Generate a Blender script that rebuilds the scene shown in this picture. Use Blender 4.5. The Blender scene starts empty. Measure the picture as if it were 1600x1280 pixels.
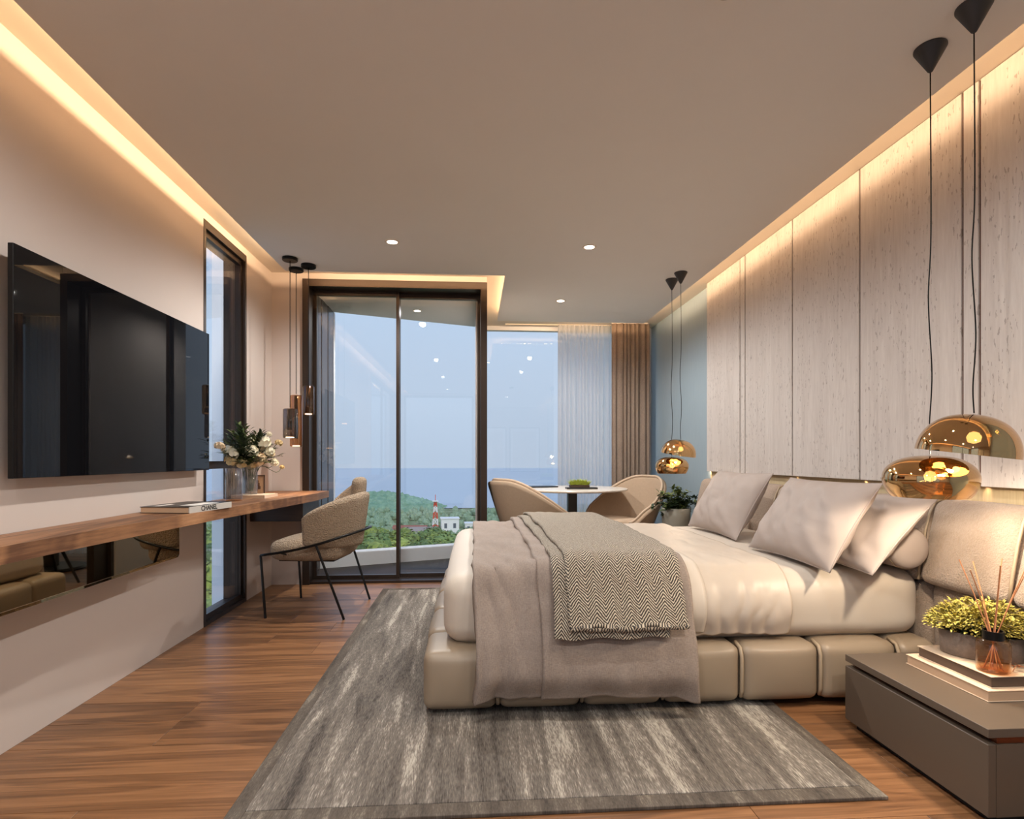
import bpy, bmesh, math, random
from mathutils import Vector, Matrix, noise, Euler

random.seed(7)
SC = bpy.context.scene
COL = SC.collection
PI = math.pi

def lin(r, g, b):
    f = lambda c: (c/255/12.92) if c <= 10 else (((c/255)+.055)/1.055)**2.4
    return (f(r), f(g), f(b), 1.0)

# ------------------------------------------------------------------ camera
YAW = math.atan(60/880)
cam = bpy.data.cameras.new('camera')
cam.sensor_width = 36.0
cam.lens = 880/1600*36.0
cam.shift_y = 76/1600
cam.clip_start = 0.05
cam.clip_end = 6000
cam_o = bpy.data.objects.new('camera', cam)
cam_o.location = (0, 0, 1.05)
cam_o.rotation_euler = (PI/2, 0, -YAW)
COL.objects.link(cam_o)
SC.camera = cam_o

# ------------------------------------------------------------------ colour management
SC.view_settings.view_transform = 'Standard'
SC.view_settings.look = 'None'
SC.view_settings.gamma = 1.0
SC.view_settings.exposure = 0.27
SC.view_settings.use_curve_mapping = False
cy = SC.cycles
cy.use_denoising = True
cy.use_adaptive_sampling = True
cy.adaptive_threshold = .03
cy.max_bounces = 7
cy.diffuse_bounces = 4
cy.glossy_bounces = 4
cy.transmission_bounces = 4
cy.transparent_max_bounces = 12
cy.caustics_reflective = False
cy.caustics_refractive = False
cy.sample_clamp_indirect = 4.0
cy.blur_glossy = 0.5

# ------------------------------------------------------------------ sky
W = bpy.data.worlds.new('evening_sky')
SC.world = W
W.use_nodes = True
nt = W.node_tree
nt.nodes.clear()
wo = nt.nodes.new('ShaderNodeOutputWorld')
bg = nt.nodes.new('ShaderNodeBackground')
tc = nt.nodes.new('ShaderNodeTexCoord')
sx = nt.nodes.new('ShaderNodeSeparateXYZ')
rp = nt.nodes.new('ShaderNodeValToRGB')
rp.color_ramp.elements[0].position = 0.0
rp.color_ramp.elements[0].color = (.44, .53, .66, 1)
rp.color_ramp.elements[1].position = 0.55
rp.color_ramp.elements[1].color = (.30, .46, .78, 1)
e = rp.color_ramp.elements.new(.09); e.color = (.48, .58, .72, 1)
e = rp.color_ramp.elements.new(.24); e.color = (.48, .61, .79, 1)
nt.links.new(tc.outputs['Generated'], sx.inputs[0])
nt.links.new(sx.outputs['Z'], rp.inputs[0])
nt.links.new(rp.outputs[0], bg.inputs[0])
bg.inputs[1].default_value = .97
nt.links.new(bg.outputs[0], wo.inputs[0])

# ------------------------------------------------------------------ low hazy sun behind the building
sun = bpy.data.lights.new('sun', 'SUN'); sun.energy = 1.6; sun.angle = math.radians(12); sun.color = (1.0, .93, .82)
sun_o = bpy.data.objects.new('sun', sun); sun_o.rotation_euler = (math.radians(52), 0, math.radians(16)); COL.objects.link(sun_o)

# ------------------------------------------------------------------ cove lights and downlight settings
WARM = (1.0, .69, .41)
WARM2 = (1.0, .985, .95)
COVE_W = 7.5      # watts per metre of strip
SPOT_W = 78.0
PEND_W = 15.0

def area(name, loc, size, power, rot, color=WARM, spread=PI):
    l = bpy.data.lights.new(name, 'AREA')
    l.shape = 'RECTANGLE'; l.size, l.size_y = size
    l.energy = power; l.color = color; l.spread = spread
    o = bpy.data.objects.new(name, l)
    o.location = loc; o.rotation_euler = rot
    COL.objects.link(o)
    return o

H, HT = 2.50, 2.59           # lowered ceiling, recess ceiling
XL, XR, XP = -1.67, 2.10, 2.05   # left wall, right wall, stone panel face
YB, YW, YREAR = 4.79, 6.55, -2.8 # back wall, alcove window, wall behind the camera
EL, ER, EB, EA, EAX = -1.453, 1.83, 4.47, 5.95, .25  # edges of lowered ceiling

def strip(name, a, b, axis, direction, per_m, z=H+.040, width=.02):
    """LED strip in the recess, running from a to b along axis, throwing light towards direction."""
    mid = ((a[0]+b[0])/2, (a[1]+b[1])/2, z)
    L = abs(b[0]-a[0])+abs(b[1]-a[1])
    d = Vector(direction).normalized()
    x = Vector((1,0,0)) if axis == 'x' else Vector((0,1,0))
    zax = -d
    yax = zax.cross(x).normalized()
    m = Matrix((x, yax, zax)).transposed()
    area(name, mid, (L, width), per_m*L, m.to_euler())

strip('cove_strip_tv_side', (EL+.12, YREAR+.1), (EL+.12, EB-.1), 'y', (-1, 0, .05), COVE_W*.62, z=H+.042, width=.022)
strip('cove_strip_bed_side', (ER-.10, YREAR+.1), (ER-.10, EA-.1), 'y', (1, 0, -.05), COVE_W*.42, z=H+.056, width=.05)
strip('cove_strip_door_side', (EL+.1, EB-.12), (EAX, EB-.12), 'x', (0, 1, .05), COVE_W*.7)
strip('cove_strip_alcove_side', (EAX+.1, EA-.12), (ER-.1, EA-.12), 'x', (0, 1, .05), COVE_W*.6)
strip('cove_strip_alcove_return', (EAX+.12, EB), (EAX+.12, EA-.1), 'y', (-1, 0, .05), COVE_W*.3)
strip('headboard_strip', (2.072, 1.5), (2.072, 4.86), 'y', (.25, 0, -1), 8.0, z=.952, width=.015)

# ------------------------------------------------------------------ node helpers
class NT:
    def __init__(s, m):
        m.use_nodes = True
        s.t = m.node_tree; s.t.nodes.clear()
        s.out = s.t.nodes.new('ShaderNodeOutputMaterial')
    def n(s, kind, **kw):
        nd = s.t.nodes.new(kind)
        for k, v in kw.items(): setattr(nd, k, v)
        return nd
    def l(s, a, b): s.t.links.new(a, b)
    def setv(s, sock, v):
        if hasattr(v, 'is_output') or hasattr(v, 'links') and not isinstance(v, (tuple, float, int)):
            s.l(v, sock)
        else:
            sock.default_value = v
    def math(s, op, a, b=None, c=None, clamp=False):
        nd = s.n('ShaderNodeMath', operation=op, use_clamp=clamp)
        for i, v in enumerate((a, b, c)):
            if v is not None: s.setv(nd.inputs[i], v)
        return nd.outputs[0]
    def mix(s, f, a, b, blend='MIX'):
        nd = s.n('ShaderNodeMix', data_type='RGBA', blend_type=blend)
        s.setv(nd.inputs[0], f); s.setv(nd.inputs[6], a); s.setv(nd.inputs[7], b)
        return nd.outputs[2]
    def coord(s, which='Object', scale=(1,1,1), loc=(0,0,0), rot=(0,0,0)):
        t = s.n('ShaderNodeTexCoord'); m = s.n('ShaderNodeMapping')
        m.inputs['Location'].default_value = loc
        m.inputs['Rotation'].default_value = rot
        m.inputs['Scale'].default_value = scale
        s.l(t.outputs[which], m.inputs[0])
        return m.outputs[0]
    def noise(s, v, scale, detail=3, rough=.55, dist=0, out=0):
        nd = s.n('ShaderNodeTexNoise')
        s.l(v, nd.inputs['Vector'])
        nd.inputs['Scale'].default_value = scale
        nd.inputs['Detail'].default_value = detail
        nd.inputs['Roughness'].default_value = rough
        nd.inputs['Distortion'].default_value = dist
        return nd.outputs[out]
    def voro(s, v, scale, feature='F1'):
        nd = s.n('ShaderNodeTexVoronoi', feature=feature)
        s.l(v, nd.inputs['Vector']); nd.inputs['Scale'].default_value = scale
        return nd.outputs['Distance']
    def ramp(s, f, stops):
        nd = s.n('ShaderNodeValToRGB'); cr = nd.color_ramp
        while len(cr.elements) < len(stops): cr.elements.new(.5)
        for e, (p, c) in zip(cr.elements, stops):
            e.position = p; e.color = c if len(c) == 4 else (*c, 1)
        s.l(f, nd.inputs[0])
        return nd.outputs[0]
    def bump(s, h, strength=.3, dist=.01):
        nd = s.n('ShaderNodeBump')
        nd.inputs['Strength'].default_value = strength
        nd.inputs['Distance'].default_value = dist
        s.l(h, nd.inputs['Height'])
        return nd.outputs[0]
    def bsdf(s, color, rough=.5, metal=0.0, normal=None, **kw):
        b = s.n('ShaderNodeBsdfPrincipled')
        s.setv(b.inputs['Base Color'], color)
        s.setv(b.inputs['Roughness'], rough)
        s.setv(b.inputs['Metallic'], metal)
        if normal is not None: s.l(normal, b.inputs['Normal'])
        for k, v in kw.items(): s.setv(b.inputs[k.replace('_', ' ')], v)
        return b
    def done(s, sh): s.l(sh.outputs[0] if hasattr(sh, 'outputs') else sh, s.out.inputs[0])

MATS = {}
def simple(name, color, rough=.5, metal=0.0, nscale=30, namp=.06, bump=0.0, bscale=200, bdist=.002, stretch=(1,1,1), **kw):
    m = bpy.data.materials.new(name); t = NT(m)
    v = t.coord('Object', stretch)
    f = t.noise(v, nscale, 4)
    c2 = tuple(min(1, c*(1+namp)) for c in color[:3])+(1,)
    c1 = tuple(c*(1-namp) for c in color[:3])+(1,)
    col = t.mix(f, c1, c2)
    nrm = None
    if bump:
        nrm = t.bump(t.noise(v, bscale, 3), bump, bdist)
    t.done(t.bsdf(col, rough, metal, nrm, **kw))
    MATS[name] = m
    return m

def emissive(name, color, strength):
    m = bpy.data.materials.new(name); t = NT(m)
    e = t.n('ShaderNodeEmission'); e.inputs[0].default_value = (*color[:3], 1); e.inputs[1].default_value = strength
    t.done(e); MATS[name] = m; return m

def glass_mat(name, tint=(1,1,1), refl=.07, rough=0.0, gcol=(1,1,1)):
    m = bpy.data.materials.new(name); t = NT(m)
    tr = t.n('ShaderNodeBsdfTransparent'); tr.inputs[0].default_value = (*tint, 1)
    gl = t.n('ShaderNodeBsdfGlossy'); gl.inputs[0].default_value = (*gcol, 1); gl.inputs['Roughness'].default_value = rough
    lw = t.n('ShaderNodeLayerWeight'); lw.inputs[0].default_value = .5
    f = t.math('ADD', t.math('MULTIPLY', t.math('POWER', lw.outputs['Facing'], 5.0), .85), refl*.5, clamp=True)
    mx = t.n('ShaderNodeMixShader'); t.l(f, mx.inputs[0]); t.l(tr.outputs[0], mx.inputs[1]); t.l(gl.outputs[0], mx.inputs[2])
    t.done(mx); MATS[name] = m; return m

# ------------------------------------------------------------------ materials
simple('ceiling_paint', lin(232, 228, 222), .9, nscale=3, namp=.02, bump=.05, bscale=400)
simple('cove_paint', lin(228, 216, 200), .9, nscale=3, namp=.02)
simple('wall_paint', lin(200, 186, 177), .75, nscale=2, namp=.02, bump=.04, bscale=350)
simple('white_render', lin(236, 236, 238), .7, nscale=4, namp=.03)
simple('bronze_frame', lin(62, 50, 42), .35, .6, nscale=8, namp=.05)
simple('black_metal', lin(22, 21, 21), .3, .5, nscale=10, namp=.05)
simple('charcoal_cone', lin(58, 56, 56), .55, 0, nscale=10, namp=.05)
simple('dark_panel', lin(58, 46, 40), .25, 0, nscale=6, namp=.25, stretch=(14, 14, .6))
simple('tan_leather', lin(152, 134, 113), .42, 0, nscale=3, namp=.04, bump=.12, bscale=300, bdist=.001)
simple('seam_piping', lin(170, 150, 125), .5, 0)
simple('sheet_cotton', lin(204, 191, 176), .55, 0, nscale=5, namp=.03, bump=.08, bscale=500, bdist=.001, Sheen_Weight=.1)
simple('satin_sheet', lin(200, 185, 169), .42, 0, nscale=5, namp=.04, bump=.08, bscale=500, bdist=.001)
simple('pillow_cotton', lin(164, 150, 142), .7, 0, nscale=5, namp=.03, bump=.10, bscale=400, bdist=.001)
simple('grey_lacquer', lin(92, 79, 67), .42, 0, nscale=3, namp=.03)
simple('dark_groove', lin(28, 23, 20), .6, 0)
simple('copper_trim', lin(120, 70, 46), .25, .9, nscale=6, namp=.1)
simple('page_edge', lin(205, 170, 138), .7, 0, nscale=2, namp=.12, stretch=(1, 1, 300))
simple('dark_pages', lin(92, 72, 58), .6, 0, nscale=2, namp=.2, stretch=(1, 1, 250))
simple('pale_cover', lin(226, 200, 172), .5, 0, nscale=20, namp=.04)
simple('black_cover', lin(18, 17, 17), .35, 0)
simple('white_print', lin(230, 225, 218), .5, 0)
simple('black_print', lin(14, 14, 14), .5, 0)
simple('book_spine', lin(196, 190, 182), .45, 0)
simple('weave_planter', lin(128, 112, 100), .85, 0, nscale=60, namp=.3, bump=.6, bscale=160, bdist=.003)
simple('reed_wood', lin(190, 128, 86), .6, 0, nscale=40, namp=.1)
simple('soil', lin(40, 32, 24), .9, 0)
simple('table_top', lin(226, 216, 204), .25, 0, nscale=6, namp=.05)
simple('table_post', lin(44, 41, 40), .4, .3)
simple('chair_fabric', lin(176, 152, 128), .85, 0, nscale=60, namp=.10, bump=.35, bscale=350, bdist=.002)
simple('chair_inside', lin(196, 172, 148), .85, 0, nscale=60, namp=.08, bump=.3, bscale=350, bdist=.002)
simple('bulb_metal', lin(120, 90, 50), .3, 1.0)
simple('plaster_pot', lin(140, 137, 126), .7, 0, nscale=12, namp=.12)
simple('stem_green', lin(62, 78, 40), .6, 0)
simple('leaf_green', lin(96, 108, 56), .5, 0, nscale=12, namp=.35)
simple('leaf_dark', lin(44, 60, 34), .5, 0, nscale=12, namp=.3)
simple('leaf_yellow', lin(178, 164, 78), .6, 0, nscale=30, namp=.35)
simple('leaf_lime', lin(176, 186, 70), .6, 0, nscale=30, namp=.3)
simple('bloom_cream', lin(248, 238, 214), .6, 0, nscale=30, namp=.08)
simple('bloom_peach', lin(240, 214, 178), .6, 0, nscale=30, namp=.12)
simple('bloom_straw', lin(220, 194, 144), .7, 0, nscale=30, namp=.15)
simple('art_paper', lin(214, 204, 194), .7, 0, nscale=1.5, namp=.3)
simple('art_sepia', lin(170, 140, 112), .7, 0)
simple('cloud_white', lin(210, 210, 210), .8, 0)
simple('house_white', lin(232, 232, 230), .8, 0, nscale=1, namp=.04)
simple('house_roof', lin(150, 140, 134), .8, 0, nscale=1, namp=.1)
simple('house_roof_red', lin(150, 92, 78), .8, 0, nscale=1, namp=.1)
simple('house_window', lin(88, 100, 112), .3, 0)
simple('mast_red', lin(214, 84, 56), .6, 0)
simple('mast_white', lin(236, 232, 230), .6, 0)
simple('bark', lin(96, 80, 62), .9, 0)
simple('balcony_deck', lin(150, 126, 108), .28, 0, nscale=3, namp=.2, stretch=(1, 12, 1))
simple('plinth_black', lin(18, 16, 15), .7, 0)
simple('wood_block', lin(120, 74, 42), .5, 0, nscale=8, namp=.25, stretch=(10, 1, 1))
emissive('downlight_lens', (1.0, .86, .70), 14)
emissive('bulb_glow', (1.0, .66, .32), 22)
emissive('pendant_lens', (1.0, .80, .58), 7)
glass_mat('window_glass', (.97, .98, .985), .085)
glass_mat('fluted_glass', (.84, .86, .88), .24, .06)
glass_mat('amber_glass', (.93, .78, .62), .12, .02)
glass_mat('smoke_glass', (.46, .42, .40), .18, .02)
glass_mat('smoke_amber_glass', (.72, .50, .32), .16, .02)

def make_tv():
    m = bpy.data.materials.new('tv_glass'); t = NT(m)
    v = t.coord()
    t.done(t.bsdf(t.mix(t.noise(v, 3), (.004, .004, .005, 1), (.005, .005, .006, 1)), .015, 0, None, IOR=1.33))
    MATS['tv_glass'] = m
make_tv()

def make_bronze_mirror():
    m = bpy.data.materials.new('bronze_mirror'); t = NT(m)
    v = t.coord()
    t.done(t.bsdf(t.mix(t.noise(v, 2), (.40, .31, .19, 1), (.44, .34, .21, 1)), .02, 1.0))
    MATS['bronze_mirror'] = m
make_bronze_mirror()

def make_gold():
    m = bpy.data.materials.new('gold_glass'); t = NT(m)
    v = t.coord('Object')
    nrm = t.bump(t.noise(v, 7, 1), .12, .02)
    gl = t.bsdf(t.mix(t.noise(v, 3), (.58, .37, .17, 1), (.66, .44, .22, 1)), .03, 1.0, nrm)
    tr = t.n('ShaderNodeBsdfTransparent'); tr.inputs[0].default_value = (1, .72, .38, 1)
    mx = t.n('ShaderNodeMixShader'); mx.inputs[0].default_value = .06
    t.l(gl.outputs[0], mx.inputs[1]); t.l(tr.outputs[0], mx.inputs[2])
    t.done(mx); MATS['gold_glass'] = m
make_gold()

def make_wood(name, stops, scale=1.0, rough=(.28, .42), along='x', gloss_noise=3, bumpy=.05):
    m = bpy.data.materials.new(name); t = NT(m)
    oi = t.n('ShaderNodeObjectInfo')
    tcn = t.n('ShaderNodeTexCoord')
    # random offset for each plank
    off = t.n('ShaderNodeCombineXYZ')
    t.l(t.math('MULTIPLY', oi.outputs['Random'], 37.0), off.inputs[0])
    t.l(t.math('MULTIPLY', oi.outputs['Random'], 91.0), off.inputs[1])
    add = t.n('ShaderNodeVectorMath', operation='ADD')
    t.l(tcn.outputs['Object'], add.inputs[0]); t.l(off.outputs[0], add.inputs[1])
    def mp(s):
        q = t.n('ShaderNodeMapping'); q.inputs['Scale'].default_value = s
        t.l(add.outputs[0], q.inputs[0]); return q.outputs[0]
    a, b = (0.7, 9) if along == 'x' else (9, .7)
    big = t.noise(mp((a*scale, b*scale, b*scale)), 1.0, 3, .5, 1.2)
    rings = t.math('FRACT', t.math('MULTIPLY', big, 5.5))
    rings = t.math('ABSOLUTE', t.math('SUBTRACT', rings, .5))
    fine = t.noise(mp((2.2*scale if along == 'x' else 75*scale, 75*scale if along == 'x' else 2.2*scale, 75*scale)), 1.0, 5, .7)
    f = t.math('ADD', t.math('MULTIPLY', big, .52), t.math('MULTIPLY', rings, .26))
    f = t.math('ADD', f, t.math('MULTIPLY', t.math('SUBTRACT', fine, .5), .42))
    f = t.math('ADD', f, t.math('MULTIPLY', t.math('SUBTRACT', oi.outputs['Random'], .5), .20))
    col = t.ramp(f, stops)
    r = t.math('ADD', t.math('MULTIPLY', t.noise(mp((gloss_noise, gloss_noise, gloss_noise)), 1.0, 3), rough[1]-rough[0]), rough[0])
    t.done(t.bsdf(col, r, 0, t.bump(fine, bumpy, .002)))
    MATS[name] = m
make_wood('floor_oak', [(.14, lin(88, 58, 36)), (.32, lin(132, 91, 59)), (.48, lin(158, 112, 75)), (.72, lin(184, 138, 99))])
make_wood('desk_oak', [(.18, lin(96, 62, 40)), (.36, lin(150, 106, 72)), (.52, lin(186, 138, 98)), (.75, lin(206, 162, 120))], along='y', rough=(.4, .55))
make_wood('desk_dark', [(.18, lin(54, 38, 28)), (.45, lin(84, 60, 44)), (.75, lin(110, 80, 60))], along='x', rough=(.4, .55))

def make_travertine():
    m = bpy.data.materials.new('travertine'); t = NT(m)
    oi = t.n('ShaderNodeObjectInfo'); tcn = t.n('ShaderNodeTexCoord')
    off = t.n('ShaderNodeCombineXYZ')
    t.l(t.math('MULTIPLY', oi.outputs['Random'], 23.0), off.inputs[1]); t.l(t.math('MULTIPLY', oi.outputs['Random'], 57.0), off.inputs[2])
    add = t.n('ShaderNodeVectorMath', operation='ADD'); t.l(tcn.outputs['Object'], add.inputs[0]); t.l(off.outputs[0], add.inputs[1])
    def mp(s):
        q = t.n('ShaderNodeMapping'); q.inputs['Scale'].default_value = s
        t.l(add.outputs[0], q.inputs[0]); return q.outputs[0]
    bands = t.noise(mp((11, 11, .7)), 1.0, 4, .65, .8)
    fine = t.noise(mp((70, 70, 7)), 1.0, 4, .7)
    f = t.math('ADD', t.math('MULTIPLY', bands, .5), t.math('MULTIPLY', fine, .5))
    col = t.ramp(f, [(.30, lin(176, 166, 160)), (.45, lin(191, 181, 175)), (.60, lin(201, 192, 186)), (.75, lin(212, 204, 197))])
    pits = t.noise(mp((85, 85, 26)), 1.0, 2, .5)
    zone = t.noise(mp((9, 9, 2.2)), 1.0, 2, .5)
    pm = t.math('MULTIPLY', t.math('GREATER_THAN', pits, .635), t.math('GREATER_THAN', zone, .47))
    col = t.mix(t.math('MULTIPLY', pm, .42), col, lin(90, 74, 62))
    h = t.math('SUBTRACT', t.math('MULTIPLY', fine, .35), pm)
    t.done(t.bsdf(col, .62, 0, t.bump(h, .5, .004)))
    MATS['travertine'] = m
make_travertine()

def make_blue_wall():
    m = bpy.data.materials.new('blue_wallcover'); t = NT(m)
    v = t.coord('Object', (1, 1, 1))
    v2 = t.coord('Object', (160, 160, 5))
    f = t.noise(v2, 1.0, 3)
    col = t.mix(f, lin(134, 150, 160), lin(152, 167, 176))
    t.done(t.bsdf(col, .7, 0, t.bump(f, .4, .003)))
    MATS['blue_wallcover'] = m
make_blue_wall()

def make_linen_wall():
    m = bpy.data.materials.new('linen_strip'); t = NT(m)
    v2 = t.coord('Object', (200, 200, 8))
    f = t.noise(v2, 1.0, 3)
    t.done(t.bsdf(t.mix(f, lin(170, 150, 118), lin(206, 188, 152)), .8, 0, t.bump(f, .4, .003)))
    MATS['linen_strip'] = m
make_linen_wall()

def make_boucle(name, c1, c2, scale=170, strength=1.0, dist=.006):
    m = bpy.data.materials.new(name); t = NT(m)
    v = t.coord('Object')
    d = t.voro(v, scale); n2 = t.noise(v, scale*.55, 4, .7, 1.0)
    h = t.math('ADD', t.math('MULTIPLY', d, -.6), n2)
    col = t.mix(t.math('MULTIPLY', n2, 1.0), c1, c2)
    t.done(t.bsdf(col, .95, 0, t.bump(h, strength, dist), Sheen_Weight=.15))
    MATS[name] = m
make_boucle('boucle_chair', lin(150, 124, 98), lin(206, 182, 154), 120, 1.0, .02)
make_boucle('boucle_headboard', lin(146, 126, 110), lin(182, 162, 145), 150, .8, .006)

def make_linen(name, c1, c2, s=700):
    m = bpy.data.materials.new(name); t = NT(m)
    va = t.coord('Object', (1, .12, .12)); vb = t.coord('Object', (.08, 1, 1))
    a = t.noise(va, s, 2); b = t.noise(vb, s, 2)
    f = t.math('MULTIPLY', t.math('ADD', a, b), .5)
    big = t.noise(t.coord('Object'), 6, 3)
    f2 = t.math('ADD', t.math('MULTIPLY', f, .8), t.math('MULTIPLY', big, .2))
    col = t.ramp(f2, [(.35, c1), (.65, c2)])
    t.done(t.bsdf(col, .8, 0, t.bump(f, .35, .002)))
    MATS[name] = m
make_linen('duvet_linen', lin(120, 105, 95), lin(160, 144, 132))
make_linen('curtain_linen', lin(126, 107, 94), lin(158, 138, 122), 300)

def make_herringbone():
    m = bpy.data.materials.new('herringbone_wool'); t = NT(m)
    tcn = t.n('ShaderNodeTexCoord'); sp = t.n('ShaderNodeSeparateXYZ')
    wob = t.n('ShaderNodeTexNoise'); wob.inputs['Scale'].default_value = 14; wob.inputs['Detail'].default_value = 2
    t.l(tcn.outputs['UV'], wob.inputs['Vector'])
    t.l(tcn.outputs['UV'], sp.inputs[0])
    dx = t.math('MULTIPLY', t.math('SUBTRACT', wob.outputs[0], .5), .012)
    u = t.math('ADD', sp.outputs[0], dx); w = t.math('ADD', sp.outputs[1], dx)
    tri = t.math('PINGPONG', u, .034)
    ph = t.math('FRACT', t.math('MULTIPLY', t.math('ADD', w, t.math('MULTIPLY', tri, 1.25)), 1/.0135))
    st = t.math('ABSOLUTE', t.math('SUBTRACT', ph, .5))
    fz = t.noise(tcn.outputs['UV'], 420, 3, .7)
    st2 = t.math('ADD', st, t.math('MULTIPLY', t.math('SUBTRACT', fz, .5), .30))
    f = t.ramp(st2, [(.20, (0, 0, 0)), (.31, (1, 1, 1))])
    sp2 = t.ramp(t.noise(tcn.outputs['UV'], 95, 4, .8), [(.40, (0, 0, 0)), (.62, (1, 1, 1))])
    col = t.mix(f, lin(46, 38, 32), t.mix(sp2, lin(178, 160, 140), lin(232, 218, 196)))
    t.done(t.bsdf(col, .9, 0, t.bump(t.math('ADD', st, t.math('MULTIPLY', fz, .6)), .9, .006), Sheen_Weight=.1))
    MATS['herringbone_wool'] = m
make_herringbone()

def make_rug():
    m = bpy.data.materials.new('streaked_rug'); t = NT(m)
    v1 = t.coord('Object', (7.5, .75, 1)); v2 = t.coord('Object', (24, 2.4, 1)); v3 = t.coord('Object', (260, 30, 1)); v4 = t.coord('Object', (1.3, .55, 1))
    a = t.noise(v1, 1.0, 4, .62, .9); b = t.noise(v2, 1.0, 4, .65, .6); c = t.noise(v3, 1.0, 2); d = t.noise(v4, 1.0, 2)
    f = t.math('ADD', t.math('MULTIPLY', a, .52), t.math('MULTIPLY', b, .36))
    f = t.math('ADD', f, t.math('MULTIPLY', t.math('SUBTRACT', c, .5), .34))
    f = t.math('ADD', f, t.math('MULTIPLY', d, .14))
    col = t.ramp(f, [(.38, lin(64, 57, 52)), (.47, lin(98, 90, 82)), (.555, lin(122, 113, 104)), (.625, lin(172, 163, 150)), (.73, lin(200, 191, 177))])
    t.done(t.bsdf(col, .95, 0, t.bump(t.math('ADD', c, t.math('MULTIPLY', b, .5)), .6, .006)))
    MATS['streaked_rug'] = m
    m = bpy.data.materials.new('rug_border'); t = NT(m)
    v = t.coord('Object', (22, 3, 1)); v3 = t.coord('Object', (240, 60, 1))
    f = t.math('ADD', t.math('MULTIPLY', t.noise(v, 1.0, 4, .65), .7), t.math('MULTIPLY', t.noise(v3, 1.0, 2), .3))
    col = t.ramp(f, [(.35, lin(62, 54, 48)), (.55, lin(98, 88, 78)), (.72, lin(150, 140, 126))])
    t.done(t.bsdf(col, .95, 0, t.bump(f, .5, .005)))
    MATS['rug_border'] = m
make_rug()

def make_sheer():
    m = bpy.data.materials.new('sheer_voile'); t = NT(m)
    v = t.coord('Object', (400, 400, 12))
    col = t.mix(t.noise(v, 1.0, 2), lin(238, 236, 238), lin(252, 250, 250))
    tl = t.n('ShaderNodeBsdfTranslucent'); t.l(col, tl.inputs[0])
    df = t.n('ShaderNodeBsdfDiffuse'); t.l(col, df.inputs[0])
    tr = t.n('ShaderNodeBsdfTransparent')
    m1 = t.n('ShaderNodeMixShader'); m1.inputs[0].default_value = .25
    t.l(tl.outputs[0], m1.inputs[1]); t.l(df.outputs[0], m1.inputs[2])
    m2 = t.n('ShaderNodeMixShader'); m2.inputs[0].default_value = .18
    t.l(m1.outputs[0], m2.inputs[1]); t.l(tr.outputs[0], m2.inputs[2])
    t.done(m2); MATS['sheer_voile'] = m
make_sheer()

def make_tree_mats():
    for name, c1, c2 in (('canopy_bright', lin(78, 104, 42), lin(176, 190, 98)), ('canopy_mid', lin(62, 90, 48), lin(136, 160, 92)), ('canopy_far_hazed', lin(92, 122, 98), lin(158, 178, 146)), ('hill_forest_hazed', lin(104, 140, 116), lin(160, 186, 156))):  # far canopy and hill greens are paled to stand in for distance haze
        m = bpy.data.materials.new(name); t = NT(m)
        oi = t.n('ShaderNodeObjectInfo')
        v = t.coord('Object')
        f = t.math('ADD', t.math('MULTIPLY', t.noise(v, .9 if name != 'hill_forest_hazed' else .16, 4, .7), .75), t.math('MULTIPLY', oi.outputs['Random'], .25))
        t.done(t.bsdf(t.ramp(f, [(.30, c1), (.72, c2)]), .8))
        MATS[name] = m
make_tree_mats()

def make_sea():
    m = bpy.data.materials.new('sea_water_hazed'); t = NT(m)
    v = t.coord('Object', (.004, .02, 1))
    t.done(t.bsdf(t.mix(t.noise(v, 1.0, 3), lin(158, 172, 184), lin(172, 184, 196)), .3))  # haze over the water is put into this pale base colour
    MATS['sea_water_hazed'] = m
    m = bpy.data.materials.new('ground_scrub'); t = NT(m)
    v = t.coord('Object')
    f = t.math('ADD', t.math('MULTIPLY', t.noise(v, .03, 4, .7), .5), t.math('MULTIPLY', t.noise(v, .35, 4, .7), .5))
    t.done(t.bsdf(t.ramp(f, [(.34, lin(70, 92, 52)), (.5, lin(112, 128, 82)), (.66, lin(168, 168, 148))]), .9))
    MATS['ground_scrub'] = m
make_sea()

# ------------------------------------------------------------------ mesh helpers
def link(o, parent=None):
    COL.objects.link(o)
    if parent is not None: o.parent = parent
    return o

def set_mats(me, mats):
    for m in (mats if isinstance(mats, (list, tuple)) else [mats]):
        me.materials.append(MATS[m])

def obj(name, data, mat, parent=None, loc=(0,0,0), rot=(0,0,0), smooth=False, label=None):
    """data: bmesh or (verts, faces); one mesh object."""
    me = bpy.data.meshes.new(name)
    if isinstance(data, bmesh.types.BMesh):
        bmesh.ops.recalc_face_normals(data, faces=data.faces)
        data.to_mesh(me); data.free()
    else:
        me.from_pydata(data[0], [], data[1])
        bm = bmesh.new(); bm.from_mesh(me); bmesh.ops.recalc_face_normals(bm, faces=bm.faces); bm.to_mesh(me); bm.free()
    set_mats(me, mat)
    if smooth:
        for p in me.polygons: p.use_smooth = True
    o = bpy.data.objects.new(name, me)
    o.location = loc; o.rotation_euler = rot
    link(o, parent)
    if label: o['label'] = label
    return o

def thing(name, label, cat, loc=(0,0,0), rot=(0,0,0), group=None):
    o = bpy.data.objects.new(name, None)
    o.empty_display_size = .05
    o.location = loc; o.rotation_euler = rot
    link(o); tag(o, label, cat, group)
    return o

def tag(o, label, cat, group=None, kind=None):
    o['label'] = label; o['category'] = cat
    if group: o['group'] = group
    if kind: o['kind'] = kind
    return o

def struct(o):
    o['kind'] = 'structure'; return o

def copy_tree(o, parent=None):
    c = o.copy(); COL.objects.link(c); c.parent = parent
    for ch in list(o.children): copy_tree(ch, c)
    return c

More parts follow.
